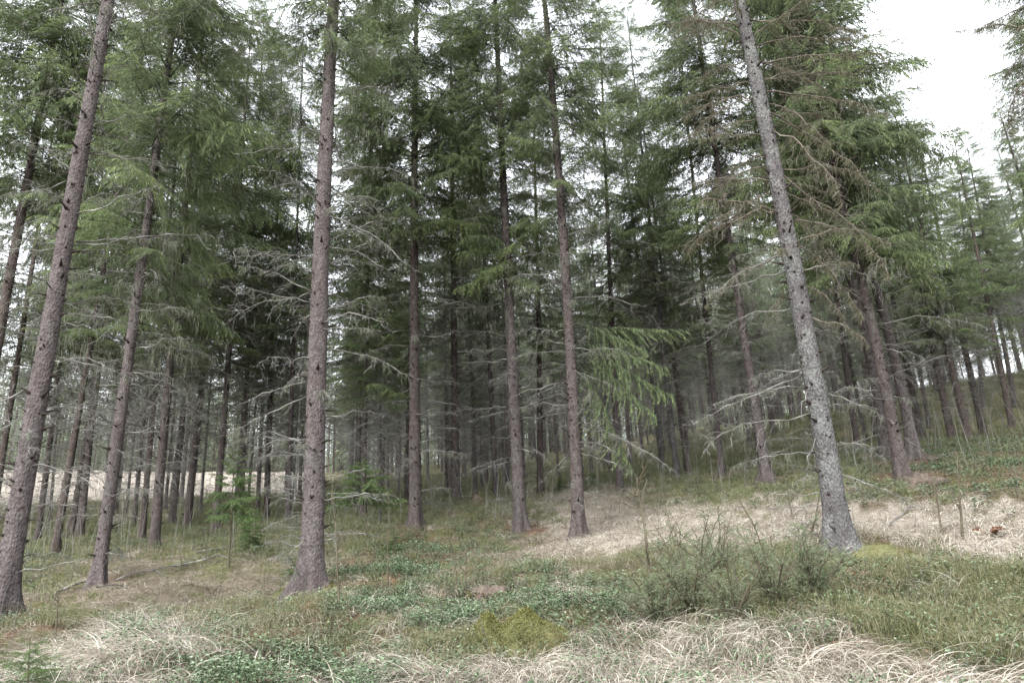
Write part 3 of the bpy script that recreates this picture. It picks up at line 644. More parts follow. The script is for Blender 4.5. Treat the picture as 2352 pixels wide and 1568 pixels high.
# label, base px/py, a point higher on the trunk, depth, width, bark, height
MID = [
 ('thin pale grey trunk left of the green-footed spruce, behind the grass band', 1659, 1093, 1628, 781, 20, 13, M_BARK, 18),
 ('slim light grey trunk in front of a darker one, behind the pale grass', 1556, 1102, 1502, 603, 21, 13, M_BARK_G, 19),
 ('slim dark trunk just right of a light grey one, pointed top against the sky', 1581, 1092, 1520, 620, 23, 12, M_BARK_D, 16.5),
 ('medium trunk behind the arching dead boughs, foot at the grass edge', 1424, 1128, 1414, 907, 20.5, 15, M_BARK, 19),
 ('dark brown trunk between the two pale centre spruces, farther back', 1241, 1136, 1238, 930, 23, 14, M_BARK_D, 20),
 ('slim greyish trunk left of the pale-trunked centre spruce, on the green rise', 1140, 1155, 1127, 882, 22, 12, M_BARK, 20),
 ('brown trunk with many knots beside a fallen log on the green rise', 1048, 1153, 1044, 832, 21, 18, M_BARK_R, 21),
 ('trunk half hidden close behind the left side of the dark centre trunk', 934, 1166, 938, 982, 26, 13, M_BARK_R, 20),
 ('slim brown trunk behind the small bright young spruce left of centre', 833, 1195, 841, 831, 18, 13, M_BARK_R, 20),
 ('trunk just left of the slim brown one behind the young spruce', 817, 1178, 826, 831, 22, 12, M_BARK_D, 20),
 ('very thin pole-like trunk standing alone on the green slope left of centre', 872, 1219, 872, 1000, 17, 6, M_BARK_G, 9),
 ('straight brown trunk in dark green shrubs, third large one from the left', 353, 1260, 393, 831, 17, 23, M_BARK_R, 21),
 ('dark trunk close behind the left side of the third large one', 325, 1240, 355, 907, 20, 15, M_BARK_D, 20),
 ('blackish leaning trunk between the two thick left trunks, nearest to the pale field', 125, 1268, 202, 831, 18, 19, M_BARK_D, 21),
 ('left one of two touching dark trunks before the pale field', 161, 1233, 200, 1000, 22, 17, M_BARK_D, 20),
 ('right one of two touching dark trunks before the pale field', 183, 1229, 214, 960, 21.5, 19, M_BARK_R, 20),
 ('trunk seen against the pale field just right of the thick left-edge trunk', 84, 1253, 114, 1007, 22, 15, M_BARK_D, 20),
 ('very thin trunk against the pale field between darker ones', 109, 1233, 126, 1040, 30, 7, M_BARK_D, 18),
 ('brown trunk left of the tall young spruce, standing in needle litter', 428, 1214, 453, 957, 23, 18, M_BARK_R, 20),
 ('grey-brown trunk directly behind the tall bright young spruce', 493, 1226, 526, 781, 20, 17, M_BARK_R, 20),
 ('dark trunk behind the right side of the tall young spruce', 551, 1200, 571, 781, 22, 13, M_BARK_D, 21),
 ('dark trunk midway between the young spruce and the thick straight one', 613, 1184, 620, 960, 23, 14, M_BARK_D, 20),
 ('thin trunk left of the dark midway one, farther back', 591, 1174, 600, 1000, 31, 10, M_BARK_D, 19),
 ('trunk nearest the left side of the thick straight spruce, farther back', 662, 1184, 668, 982, 21, 12, M_BARK, 20),
 ('slim trunk left of the third large one, against the light', 307, 1208, 325, 1030, 27, 11, M_BARK_R, 19),
 ('slimmest trunk against the light behind the flared leaning spruce', 286, 1207, 305, 1030, 31, 7, M_BARK_D, 19),
 ('dark trunk at the left frame edge behind the thickest one', -28, 1262, 24, 930, 20, 19, M_BARK_D, 20),
 ('left one of the trunks on the uphill edge right of the broad-crowned spruce', 2190, 1017, 2162, 882, 21, 19, M_BARK_R, 12.5),
 ('dark knotty trunk second on the uphill edge, leaning left', 2230, 1022, 2189, 846, 20.5, 19, M_BARK_D, 13),
 ('mossy trunk third on the uphill edge, leaning left', 2262, 1005, 2225, 841, 23, 18, M_BARK_R, 12.5),
 ('dark trunk near the right frame edge with its pointed top in the sky', 2328, 995, 2285, 781, 26, 16, M_BARK_D, 13.5),
 ('pale slim trunk at the right frame edge on the uphill side', 2346, 988, 2313, 831, 29, 12, M_BARK, 14),
 ('thin pale trunk between the dark ones on the uphill edge', 2275, 997, 2250, 850, 30, 9, M_BARK, 12),
 ('trunk behind the right root of the broad-crowned spruce', 2117, 1012, 2100, 930, 23, 17, M_BARK_R, 13),
 ('thin trunk on the slope between the broad-crowned spruce and the uphill edge', 2140, 1007, 2125, 920, 29, 10, M_BARK_R, 13),
 ('brown trunk just right of the lichened leaning spruce, farther back', 1971, 1038, 1952, 900, 22, 15, M_BARK_R, 19),
 ('slim trunk between the lichened spruce and the broad-crowned one', 2014, 1012, 1995, 900, 29, 11, M_BARK_D, 15),
]
GM = 'spruces of the middle distance'
occupied = []
rr_ = np.random.default_rng(77)
for i, (lab, bx, by, ux, uy, dep, w, mt, H) in enumerate(MID):
    base = at_depth(bx, by, dep); hd = unit(np.array([base[0], base[1], 0.0])); rv = ray(ux, uy)
    P = EYE + rv * (((base - EYE) @ hd) / (rv @ hd)) - base
    lean = (P[0] / P[2], P[1] / P[2]); dep2 = -((base - EYE) @ MW)[2]
    far_tree(lab, GM, base, w / F * dep2 / 2 * 1.05 / math.sqrt(1 + ((bx - CX) / F) ** 2), H, lean, int(rr_.integers(0, NV)), rr_.uniform(0, 6.28), mt, fat=1.32 if 340 < bx < 880 else 1.1)
    occupied.append(base[:2])
for p, (x, y, d) in zip(cp, CTRL):
    if d > 7 and y < 1500: occupied.append(p[:2])
tries = 0; nbg = 0
while tries < 30000 and nbg < 250:
    tries += 1
    az = rr_.uniform(-50, 52); r_ = math.sqrt(rr_.uniform(24 ** 2, 78 ** 2)); a = math.radians(az)
    if r_ < 30 and az < 40 and rr_.random() < .55: continue
    if az < -17 and (r_ > 47): continue
    if az > 36 and r_ > 58: continue
    p = np.array([r_ * math.sin(a), r_ * math.cos(a)])
    if min(np.hypot(*(p - q)) for q in occupied) < (1.7 if r_ > 32 else 2.3): continue
    occupied.append(p); nbg += 1; z = terrain(p)[0]
    if az < -14: lab, gr = 'slender spruce in the far rank that borders the pale field', 'far spruces along the pale field'
    elif az > 28: lab, gr = 'slender spruce in the far rank up on the right-hand slope', 'far spruces up the slope'
    else: lab, gr = 'slender spruce in the dense dim ranks deep in the forest', 'far spruces deep in the forest'
    far_tree(lab, gr, (p[0], p[1], z), rr_.uniform(.06, .13), rr_.uniform(11, 15) if az > 25 else rr_.uniform(14, 21), tuple(rr_.normal(0, .012, 2)), int(rr_.integers(0, NV)), rr_.uniform(0, 6.28),
             [M_BARK, M_BARK_R, M_BARK_G, M_BARK_R, M_BARK][int(rr_.integers(0, 5))])
# birches: thin white trunks
def b_birch(n, out):
    tc = N(n, 'ShaderNodeTexCoord'); mp = N(n, 'ShaderNodeMapping'); mp.inputs['Scale'].default_value = (2, 2, 9); n.links.new(tc.outputs['Object'], mp.inputs[0])
    c = ramp(n, noise(n, 2.5, 5, mp.outputs[0], .8), [(.40, (.05, .045, .04)), (.5, (.4, .4, .38)), (1, (.62, .62, .6))])
    p = N(n, 'ShaderNodeBsdfPrincipled', _Roughness=.8); n.links.new(c, p.inputs['Base Color']); n.links.new(p.outputs[0], out.inputs[0])
M_BIRCH = mat('birch bark', b_birch)
for lab, x0, y0, dep, w in (('white birch stem close behind the knotty brown trunk by the fallen log', 1056, 1140, 24, 5), ('white speckled birch stem deep between trunks left of centre', 812, 1165, 30, 5),
                            ('pale birch stem against the light left of the thick straight spruce', 676, 1176, 32, 5)):
    b = at_depth(x0, y0, dep); bt = bpy.data.objects.new('birch_tree', None); COL.objects.link(bt); bt.location = b
    tag(bt, lab, 'tree', 'white birch stems among the spruces')
    t = obj('trunk', trunk_mesh(1, M_BIRCH), bt); t.scale = (w / F * dep / .28, w / F * dep / .28, .65)
    d = obj('dead_twigs', TWIG_ME[2], bt); d.scale = (.6, .6, .9); d['kind'] = 'stuff'

# ------------------------------------------------------------------ young spruces, junipers, saplings
def little_spruce(label, bx, by, tx, ty, hb_frac, Lmax, seed, group='young spruces', dens=1.2, depth=None, k=1.0):
    base = hit(bx, by) if depth is None else at_depth(bx, by, depth)
    hd = unit(np.array([base[0], base[1], 0.0])); rv = ray(tx, ty); P = EYE + rv * (((base - EYE) @ hd) / (rv @ hd)) - base
    H = P[2]; sp = lambda h: np.stack([P[0] * np.asarray(h, float) / H, P[1] * np.asarray(h, float) / H], -1)
    root = bpy.data.objects.new('young_spruce', None); COL.objects.link(root); root.location = base; tag(root, label, 'young tree', group)
    mb = MB(); h = np.linspace(-.05, H, 12); c = sp(h); tube(mb, np.c_[c, h], np.linspace(.018, .003, 12) * (H / 2) ** .5, 6, .3)
    obj('trunk', mesh('trunk', mb.arrays(), M_STEM, True), root)
    r = np.random.default_rng(seed); mb = MB(); h = H * hb_frac
    rows = []
    while h < H:
        u = (H - h) / (H * (1 - hb_frac))
        for q in range(int(5 * dens)): rows.append((h, r.uniform(0, 6.28), .45 - .55 * u + r.normal(0, .1), max(.05, Lmax * u ** .7 * r.uniform(.6, 1.1))))
        h += max(.05, .11 * H / 2)
    rows = np.array(rows); c = sp(rows[:, 0]); Mx = frames(rows[:, 1], rows[:, 2], rows[:, 3], r.normal(0, .15, len(rows)))
    tp = [live_branch(seed + i, 34, 9, .014 * k, .07, .7) for i in range(3)]; wh = r.integers(0, 3, len(rows))
    for i in range(3): mb.inst(tp[i], Mx[wh == i], np.c_[c, rows[:, 0]][wh == i])
    obj('crown', mesh('crown', mb.arrays(), M_YOUNG), root); return root
little_spruce('tall bright green young spruce on a thin bare stem, left of the thick straight trunk', 525, 1303, 540, 1015, .42, .62, 3001)
little_spruce('low sparse young spruce just right of the tall bright one', 583, 1275, 577, 1160, .2, .5, 3011, dens=.8)
little_spruce('young flat-topped spruce on a thin dark stem, right of the thick straight trunk', 840, 1256, 837, 1052, .55, .78, 3021, dens=1.2)
little_spruce('small bushy bright spruce at the far grass edge, left of the slender spruce', 1286, 1132, 1286, 1088, .02, .30, 3031, dens=1.6)
little_spruce('small bushy spruce at the far grass edge, right of the slender spruce trunk', 1362, 1125, 1360, 1085, .02, .40, 3041, dens=1.4)
little_spruce('tiny spruce top poking up at the bottom left corner beside pale grass', 60, 1620, 70, 1462, .1, .40, 3051, depth=4.1, k=.5)
little_spruce('small green spruce seedling beside the thick straight trunk base', 672, 1330, 665, 1258, .1, .22, 3061)
little_spruce('small dark-green spruce seedling in the shrubs right of the flat-topped one', 905, 1270, 905, 1215, .05, .30, 3071)

def juniper(label, bx, by, height, spread, seed, n=26):
    base = hit(bx, by); r = np.random.default_rng(seed)
    root = bpy.data.objects.new('juniper_bush', None); COL.objects.link(root); root.location = base; tag(root, label, 'bush', 'junipers in front of the lichened trunk')
    st = MB(); fo = MB()
    for q in range(n):
        a = r.uniform(0, 6.28); lean = r.uniform(.05, 1) * spread; H = height * r.uniform(.45, 1)
        s = np.linspace(0, 1, 9); P = np.stack([np.cos(a) * lean * s ** 1.3, np.sin(a) * lean * s ** 1.3, H * s], -1) + np.cumsum(r.normal(0, .012, (9, 3)), 0) * s[:, None]
        tube(st, P, .011 * (1 - s * .75), 4, .45)
        for z in range(13):
            t0 = r.uniform(.18, 1) ; b = np.array([np.interp(t0, s, P[:, c]) for c in range(3)]); l = r.uniform(.10, .26) * (1.15 - .6 * t0)
            d = unit(np.array([r.normal(), r.normal(), r.uniform(.1, 1.1)])); m = 22; w = r.random(m) ** .7
            PP = b + d * (l * w)[:, None]; DD = d + r.normal(0, .5, (m, 3)) - [0, 0, .35]
            diamonds(fo, PP, DD, .034 * r.uniform(.6, 1.5, m), .0038, np.clip(r.normal(.45, .2, m), 0, 1), r)
            tube(st, b + d * (l * np.array([0, .5, 1]))[:, None], [.004, .0026, .0014], 3, .4)
    obj('stem', mesh('stem', st.arrays(), M_STEM), root); obj('foliage', mesh('foliage', fo.arrays(), M_JUNI), root)
juniper('wide loose grey-green juniper, left part of the clump before the lichened trunk', 1590, 1410, .8, .8, 3101, 18)
juniper('upright juniper with a dark stem directly before the lichened trunk base', 1785, 1405, .82, .45, 3111, 13)
juniper('low airy juniper between the wide and the upright one', 1690, 1440, .7, .45, 3121, 13)
juniper('small juniper behind the wide one, near the grass band', 1650, 1330, .8, .7, 3131, 12)

juniper('small grey-green juniper right of the upright one, below the lichened trunk', 1872, 1390, .6, .4, 3141, 16)
juniper('low juniper at the left end of the clump, at the foot of the forked sapling', 1510, 1440, .5, .45, 3151, 16)
def sapling(label, bx, by, tx, ty, seed, rad=.006, br=5, spread=.45, cat='sapling', group='bare saplings', side=None):
    base = hit(bx, by); hd = unit(np.array([base[0], base[1], 0.0])); rv = ray(tx, ty); P = EYE + rv * (((base - EYE) @ hd) / (rv @ hd)) - base
    r = np.random.default_rng(seed); s = np.linspace(0, 1, 12); w = np.cumsum(r.normal(0, .008, (12, 3)), 0) * P[2]
    C = P[None] * s[:, None] + w * s[:, None]; C[0, 2] = -.05; H = P[2]
    mb = MB(); tube(mb, C, rad * (1 - s * .8), 5, r.uniform(.2, .7, 12))
    root = bpy.data.objects.new('sapling', None); COL.objects.link(root); root.location = base; tag(root, label, cat, group)
    obj('stem', mesh('stem', mb.arrays(), M_STEM, True), root)
    for q in range(br):
        t0 = r.uniform(.2, .95); b = np.array([np.interp(t0, s, C[:, c]) for c in range(3)]); l = H * spread * r.uniform(.3, .9) * (1.1 - t0 * .6)
        a = r.uniform(0, 6.28); d = unit(np.array([math.cos(a), math.sin(a), r.uniform(.5, 1.4)])); ss = np.linspace(0, 1, 7)
        PP = b + d * (l * ss)[:, None] + np.cumsum(r.normal(0, .01, (7, 3)), 0) * l * 3; PP[0] = b
        bb = MB(); tube(bb, PP, rad * .5 * (1 - ss * .7), 4, .4)
        for z in range(3):
            i = r.integers(2, 6); d2 = unit(d + r.normal(0, .7, 3)); tube(bb, PP[i] + d2 * (l * .3 * np.array([0, .5, 1]))[:, None], rad * np.array([.25, .2, .1]), 3, .5)
        obj('side_branch', mesh('side_branch', bb.arrays(), M_STEM, True), root)
SAP = [('tallest bare sapling with forked greenish branches, left of the wide juniper', 1500, 1386, 1468, 1098, .011, 9, .6),
 ('thin dark upright stem in the shrubs left of the reddish stump', 1070, 1389, 1072, 1233, .006, 4, .4), ('short dark stem just left of the thin upright one by the stump', 1055, 1384, 1044, 1288, .005, 2, .3),
 ('leaning dark stem in front of the mossy mounds', 1133, 1534, 1100, 1399, .004, 3, .3), ('bare stem on the right end of the pale grass band', 2212, 1243, 2207, 1027, .008, 5, .25),
 ('leaning bare stem left of the one at the right end of the grass band', 2165, 1233, 2138, 1067, .007, 4, .3), ('bare forked twig beside the foot of the left-edge trunk', 125, 1479, 136, 1349, .005, 4, .4),
 ('hair-thin stem in the short brown grass, left half', 424, 1419, 427, 1323, .003, 1, .2), ('hair-thin stem left of the thick straight trunk base', 606, 1372, 608, 1280, .003, 2, .2),
 ('long thin stem close right of the thick straight trunk', 780, 1408, 765, 1045, .006, 4, .25), ('tall pale stem on the shrubs two paces right of the thick trunk', 891, 1354, 894, 1122, .005, 3, .2),
 ('short pale stem between the long thin ones right of the thick trunk', 845, 1330, 815, 1255, .003, 2, .2), ('bare stem behind the upright juniper, against the grass band', 1821, 1190, 1793, 1057, .006, 5, .3),
 ('bare stem left of the knotted one behind the junipers', 1735, 1210, 1690, 1138, .008, 2, .3), ('thin crooked stem leaning over the wide juniper', 1560, 1300, 1530, 1150, .005, 4, .5),
 ('twiggy stem close left of the lichened trunk base', 1862, 1245, 1890, 1090, .007, 4, .4), ('thin stem on the green heath at the right', 2060, 1400, 2072, 1300, .003, 2, .3),
 ('slender stem rising before the dark shrubs in the centre', 1040, 1300, 1020, 1160, .004, 3, .4), ('fine stem among the pale tussocks, centre right', 1392, 1500, 1400, 1410, .003, 2, .3)]
for i, (lab, a, b, c, d, rad, br, spd) in enumerate(SAP): sapling(lab, a, b, c, d, 3200 + i, rad * 2.1, br, spd)

# ------------------------------------------------------------------ stumps, mossy mounds, deadwood
def lump(name, label, cat, bx, by, rx, ry, rz, seed, material, group=None, sink=.25, rough=.12, tuft=None):
    base = hit(bx, by); r = np.random.default_rng(seed); nu, nv = 48, 24
    u = np.arange(nu) * 2 * np.pi / nu; v = np.linspace(-.35, math.pi / 2, nv)
    Vv, U = np.meshgrid(v, u, indexing='ij'); D = np.stack([np.cos(Vv) * np.cos(U), np.cos(Vv) * np.sin(U), np.sin(Vv)], -1).reshape(-1, 3)
    k = r.normal(size=(26, 3)) * np.repeat([2.5, 7], 13)[:, None]; p = r.uniform(0, 6.28, 26); am = np.repeat([rough, rough * .35], 13) / 2.4
    n = 1 + (np.sin(D @ k.T + p) * am).sum(1)
    V = D * n[:, None] * [rx, ry, rz]
    i = np.arange(nv - 1)[:, None] * nu; j = np.arange(nu)[None]; kk = (j + 1) % nu
    Q = np.stack([i + j, i + kk, i + nu + kk, i + nu + j], -1).reshape(-1, 4)
    o = obj(name, mesh(name, (V, Q, np.zeros(len(V))), material, True), None, (base[0], base[1], base[2] - rz * sink))
    tag(o, label, cat, group)
    if tuft:
        m = tuft; idx = r.integers(nu * 8, len(V), m); mb = MB()
        diamonds(mb, V[idx] + r.normal(0, .012, (m, 3)), D[idx] + r.normal(0, .9, (m, 3)), .016 * r.uniform(.5, 1.3, m), .006, np.clip(r.normal(.5, .25, m), 0, 1), r)
        obj('moss_tufts', mesh('moss_tufts', mb.arrays(), M_MOSSTUFT), o)['kind'] = 'stuff'
    return o
G = 'mossy mounds'
lump('mossy_boulder', 'rounded yellow-green mossy boulder in the foreground centre, right one of the pair', 'boulder', 1215, 1478, .29, .27, .27, 4001, M_MOSS, G, .25, tuft=14000)
lump('mossy_boulder', 'taller narrow mossy hummock left of the rounded mossy boulder', 'boulder', 1128, 1484, .20, .26, .22, 4002, M_MOSS, G, .25, tuft=9000)
lump('mossy_boulder', 'mossy green mound with reddish litter beside the lichened trunk base', 'boulder', 2020, 1268, .5, .4, .16, 4004, M_MOSS, G, .6, tuft=1500)
lump('mossy_boulder', 'small dark mossy stone left of the thick straight trunk base', 'boulder', 648, 1372, .14, .12, .13, 4005, M_MOSS, G, tuft=1500)
lump('mossy_boulder', 'small mossy stone between the roots of the thick straight trunk, right side', 'boulder', 762, 1372, .12, .12, .14, 4006, M_MOSS, G, tuft=1500)
lump('root_clump', 'brown upturned root clump beside the broad-crowned spruce', 'roots', 2108, 1116, .34, .25, .2, 4009, M_WOOD, None, .1, .3)
lump('stone', 'small grey stone beside the fallen log on the green rise', 'stone', 1093, 1156, .2, .2, .2, 4010, M_WOOD, None, .2, .15)

def stump(label, bx, by, r0, h, seed, mossy):
    base = hit(bx, by); r = np.random.default_rng(seed); n = 28; th = np.arange(n) * 2 * np.pi / n; mb = MB()
    edge = 1 + .12 * np.sin(3 * th + 1) + .08 * np.sin(5 * th) + r.normal(0, .03, n); hh = h * (1 + .12 * np.sin(2 * th + seed) + r.normal(0, .05, n))
    rings = [(1.5, -.1, 0), (1.25, .12, 0), (1.05, .5, 0), (1.0, 1.0, 1), (.86, .97, 1), (.5, .9, 1), (.04, .88, 1)]
    V = np.concatenate([np.stack([r0 * a * edge * np.cos(th), r0 * a * edge * np.sin(th), (hh if c else np.full(n, h)) * b], -1) for a, b, c in rings])
    i = np.arange(len(rings) - 1)[:, None] * n; j = np.arange(n)[None]; k = (j + 1) % n
    mb.add(V, np.stack([i + j, i + k, i + n + k, i + n + j], -1).reshape(-1, 4), 0)
    o = obj('stump', mesh('stump', mb.arrays(), M_WOOD, False), None, base); tag(o, label, 'stump')
    if mossy:
        m = 2500; mb = MB(); a = r.uniform(0, 6.28, m); q = r.uniform(.0, .75, m)
        P = np.stack([r0 * 1.12 * np.cos(a), r0 * 1.12 * np.sin(a), q * h], -1); diamonds(mb, P, np.stack([np.cos(a), np.sin(a), np.full(m, .4)], -1), .03, .008, r.uniform(0, 1, m), r)
        obj('moss_tufts', mesh('moss_tufts', mb.arrays(), M_MOSSTUFT), o)['kind'] = 'stuff'
stump('wide rotten reddish stump with mossy sides, behind the mossy boulder pair', 1130, 1392, .24, .20, 4101, True)
stump('tiny grey cut stump on the brown grass in front of the slender spruce', 1320, 1294, .07, .07, 4102, False)

def log(label, ax_, ay, bx, by, rad, seed, name='fallen_branch', lift=.03, twigs=4, group='fallen branches'):
    A = hit(ax_, ay); B = hit(bx, by); r = np.random.default_rng(seed); s = np.linspace(0, 1, 16); P = A[None] * (1 - s)[:, None] + B[None] * s[:, None]
    g = terrain(P[:, :2]); P[:, 2] = np.maximum(g + rad, P[:, 2] + .0) + lift * np.sin(s * np.pi) + rad; P[1:-1] += np.cumsum(r.normal(0, rad * .35, (14, 3)), 0) * .6
    base = P[0].copy(); P = P - base; L = np.linalg.norm(P[-1]); mb = MB(); tube(mb, P, rad * (1 - s * .6), 7, np.clip(r.normal(.5, .25, 16), 0, 1))
    for q in range(twigs):
        i = r.integers(2, 15); d = unit(np.array([r.normal(), r.normal(), abs(r.normal()) * .6])); l = L * r.uniform(.08, .25)
        tube(mb, P[i] + d * (l * np.linspace(0, 1, 5))[:, None] + np.cumsum(r.normal(0, .006, (5, 3)), 0), rad * np.linspace(.4, .15, 5), 4, .6)
    tag(obj(name, mesh(name, mb.arrays(), M_TWIG, True), None, base), label, 'branch' if name == 'fallen_branch' else 'log', group)
LG = [('long thin fallen pole on the left slope, upper of two', 400, 1305, 522, 1290, .022), ('long thin fallen pole on the left slope, lower of two', 265, 1338, 450, 1305, .018),
 ('short forked stick crossing the lower fallen pole', 350, 1310, 372, 1330, .012), ('fallen branch lying left of the flared leaning spruce foot', 130, 1365, 215, 1330, .022),
 ('fallen branch pointing right from the flared leaning spruce foot', 222, 1354, 305, 1350, .014), ('pale fallen pole in the green shrubs behind the tall young spruce', 450, 1275, 545, 1262, .02),
 ('fallen log beside the knotty brown trunk on the green rise', 1052, 1150, 1092, 1148, .06), ('thin fallen branch across the pale grass at the right', 2045, 1215, 2160, 1165, .014),
 ('crooked branch on the ground left of the lichened trunk', 1815, 1225, 1880, 1212, .02), ('dark stick in the brush left of the lichened trunk, under the crooked one', 1800, 1238, 1885, 1232, .018),
 ('stick of the brush pile closest to the lichened trunk', 1840, 1205, 1892, 1225, .014), ('fallen branch on the ground far left behind the thick trunk', 60, 1340, 110, 1330, .014),
 ('dark rotten branch among the shrubs at the bottom left of centre', 770, 1568, 915, 1530, .016), ('thin grey stick in the centre shrubs before the mossy hump', 960, 1312, 1040, 1326, .01),
 ('pale pole under trees right of the thick straight trunk', 800, 1215, 900, 1200, .02), ('broken branch on the slope before the trunk on the uphill edge', 2150, 1060, 2200, 1050, .02)]
for i, (lab, a, b, c, d, rad) in enumerate(LG): log(lab, a, b, c, d, rad, 4200 + i)
def peg(label, bx, by, h, rad, tilt, seed):
    base = hit(bx, by); mb = MB(); s = np.linspace(0, 1, 6); P = np.stack([tilt * h * s ** 2, 0 * s, h * s - .02], -1); tube(mb, P, rad * np.array([1.2, 1, .9, 1, 1.1, .5]), 6, .05)
    tag(obj('broken_stick', mesh('broken_stick', mb.arrays(), M_TWIGD, True), None, base), label, 'stick')
peg('short dark broken stick standing in the pale tussocks at the left', 272, 1468, .13, .014, .5, 1)
peg('short dark peg in the brown grass left of the pale tussocks', 98, 1420, .10, .01, -.2, 2)
def fern(label, bx, by, seed):
    base = hit(bx, by); r = np.random.default_rng(seed); mb = MB()
    for q in range(9):
        a = r.uniform(0, 6.28); s = np.linspace(0, 1, 22); P = np.stack([np.cos(a) * .16 * s, np.sin(a) * .16 * s, .28 * s - .2 * s ** 2.5], -1)
        tube(mb, P, .003, 3, .2)
        for sd in (1, -1):
            D = np.cross(np.gradient(P, axis=0), [0, 0, 1.]) * sd + [0, 0, -.01]; diamonds(mb, P, D, .06 * np.sin(s * 2.8 + .25), .012, r.uniform(0, 1, 22), r)
    tag(obj('dead_fern', mesh('dead_fern', mb.arrays(), M_FERN), None, base), label, 'fern')
fern('rust-red dead fern in the pale grass near the right edge', 2275, 1235, 4301)
fern('rust-brown dead fern in the shrubs right of the flat-topped young spruce', 880, 1268, 4302)

# ------------------------------------------------------------------ ground cover
def scatter(seed, r0, r1, n, az=58):
    r = np.random.default_rng(seed); a = np.radians(r.uniform(-az, az, n)); R = np.sqrt(r.uniform(r0 ** 2, r1 ** 2, n))
    xy = np.stack([R * np.sin(a), R * np.cos(a)], -1); z = np.concatenate([terrain(xy[i:i + 20000]) for i in range(0, n, 20000)]); return xy, z, cover(xy, z), r
def rotz(a, s):
    c, q = np.cos(a) * s, np.sin(a) * s; z = np.zeros_like(c); return np.stack([np.stack([c, -q, z], -1), np.stack([q, c, z], -1), np.stack([z, z, s], -1)], 1)
def tpl_inst(mb, tpls, xy, z, r, s0, s1, sel, jt=.1, dz=0, flow=None):
    P = np.c_[xy, z + dz][sel]; n = len(P)
    if not n: return
    rot = r.uniform(0, 6.28, n) if flow is None else flow + field(xy[sel], sines(77, 6, .8, 2.5)).sum(1) * .5 + r.normal(0, .35, n)
    Mx = rotz(rot, r.uniform(s0, s1, n)); w = r.integers(0, len(tpls), n); dt = r.normal(0, jt, n)
    for i, t in enumerate(tpls): q = w == i; mb.inst(t, Mx[q], P[q], dt[q])
def tussock(seed, n, L, wid, up, seg=4, rad=.10, flow=None, tm=.62):
    r = np.random.default_rng(seed); mb = MB(); a = r.uniform(0, 6.28, n) if flow is None else r.normal(0, flow, n)
    P = np.stack([r.normal(0, rad, n), r.normal(0, rad, n), np.zeros(n) + .0], -1)
    D = np.stack([np.cos(a), np.sin(a), r.uniform(*up, n)], -1)
    ribbons(mb, P, D, L * r.uniform(.4, 1.2, n), wid * r.uniform(.6, 1.3, n), np.clip(r.normal(tm, .22, n), 0, 1), r, r.uniform(.6, 1.7, n), seg, .28); return mb.arrays()
TUS = [tussock(5000 + i, 36, .44, .005, (.25, 1.2), 6, .08, .75) for i in range(7)]
TUSF = [tussock(5020 + i, 26, .36, .007, (.15, 1.2), 4, .10, .9, .72) for i in range(5)]
MAT = [tussock(5040 + i, 26, .18, .0042, (.05, .9), 3, .12, None, .45) for i in range(5)]
SPIKE = [tussock(5060 + i, 3, .4, .0042, (1.5, 4), 5, .03) for i in range(4)]
def in_(cv, s): return np.isin(cv, list(s))
xy, z, cv, r = scatter(11, 3.4, 10.5, 8500)
brk = field(xy, sines(41, 8, .35, 1.3)).sum(1) > -1.5
mb = MB(); tpl_inst(mb, TUS, xy, z, r, .5, 1.15, (in_(cv, 'S') & brk) | (in_(cv, 'LHRM') & (r.random(len(z)) < .06)), flow=-1.9)
tpl_inst(mb, SPIKE, xy, z, r, .6, 1.2, in_(cv, 'SLHM') & (r.random(len(z)) < .06))
xy, z, cv, r = scatter(12, 8, 24, 19000)
tpl_inst(mb, TUSF, xy, z, r, .6, 1.1, in_(cv, 'D') | (in_(cv, 'GBH') & (r.random(len(z)) < .10)), dz=-.02, flow=-2.2)
tag(obj('dry_grass', mesh('dry_grass', mb.arrays(), M_STRAW)), 'pale dry matted grass lying in tussocks over the forest floor', 'grass', kind='stuff')
xy, z, cv, r = scatter(13, 3.6, 26, 60000); mb = MB()
tpl_inst(mb, MAT, xy, z, r, .6, 1.3, in_(cv, 'B') | (in_(cv, 'DSRM') & (r.random(len(z)) < .5)) | (in_(cv, 'H') & (r.random(len(z)) < .2)) | (in_(cv, 'GL') & (r.random(len(z)) < .22)))
tag(obj('short_grass', mesh('short_grass', mb.arrays(), M_STRAW2)), 'short brown withered grass mat between moss patches', 'grass', kind='stuff')
def ling(seed, n=18, L=.025):
    r = np.random.default_rng(seed); mb = MB(); h = r.uniform(.02, .13, n); a = r.uniform(0, 6.28, n); q = r.normal(0, .035, (n, 2))
    diamonds(mb, np.c_[q, h], np.stack([np.cos(a), np.sin(a), r.uniform(-.2, .7, n)], -1), L * r.uniform(.7, 1.3, n), L * .6, np.clip(.2 + h * 4 + r.normal(0, .18, n), 0, 1), r, n_hint=np.tile([0, 0, 1.], (n, 1)))
    return mb.arrays()
LI = [ling(5100 + i, 22, .022) for i in range(10)]; LIF = [ling(5120 + i, 12, .034) for i in range(5)]
xy, z, cv, r = scatter(14, 3.6, 11.5, 46000); pch = field(xy, sines(31, 8, .5, 1.6)).sum(1) > -1.2
mb = MB(); tpl_inst(mb, LI, xy, z, r, .7, 1.35, (in_(cv, 'L') & pch) | (in_(cv, 'SRM') & (r.random(len(z)) < .12)) | (in_(cv, 'S') & (field(xy, sines(41, 8, .35, 1.3)).sum(1) < -2.1) & (r.random(len(z)) < .6)) | (in_(cv, 'H') & (r.random(len(z)) < .25)))
xy, z, cv, r = scatter(15, 11, 26, 42000); pch = field(xy, sines(32, 8, .8, 3)).sum(1) > 0
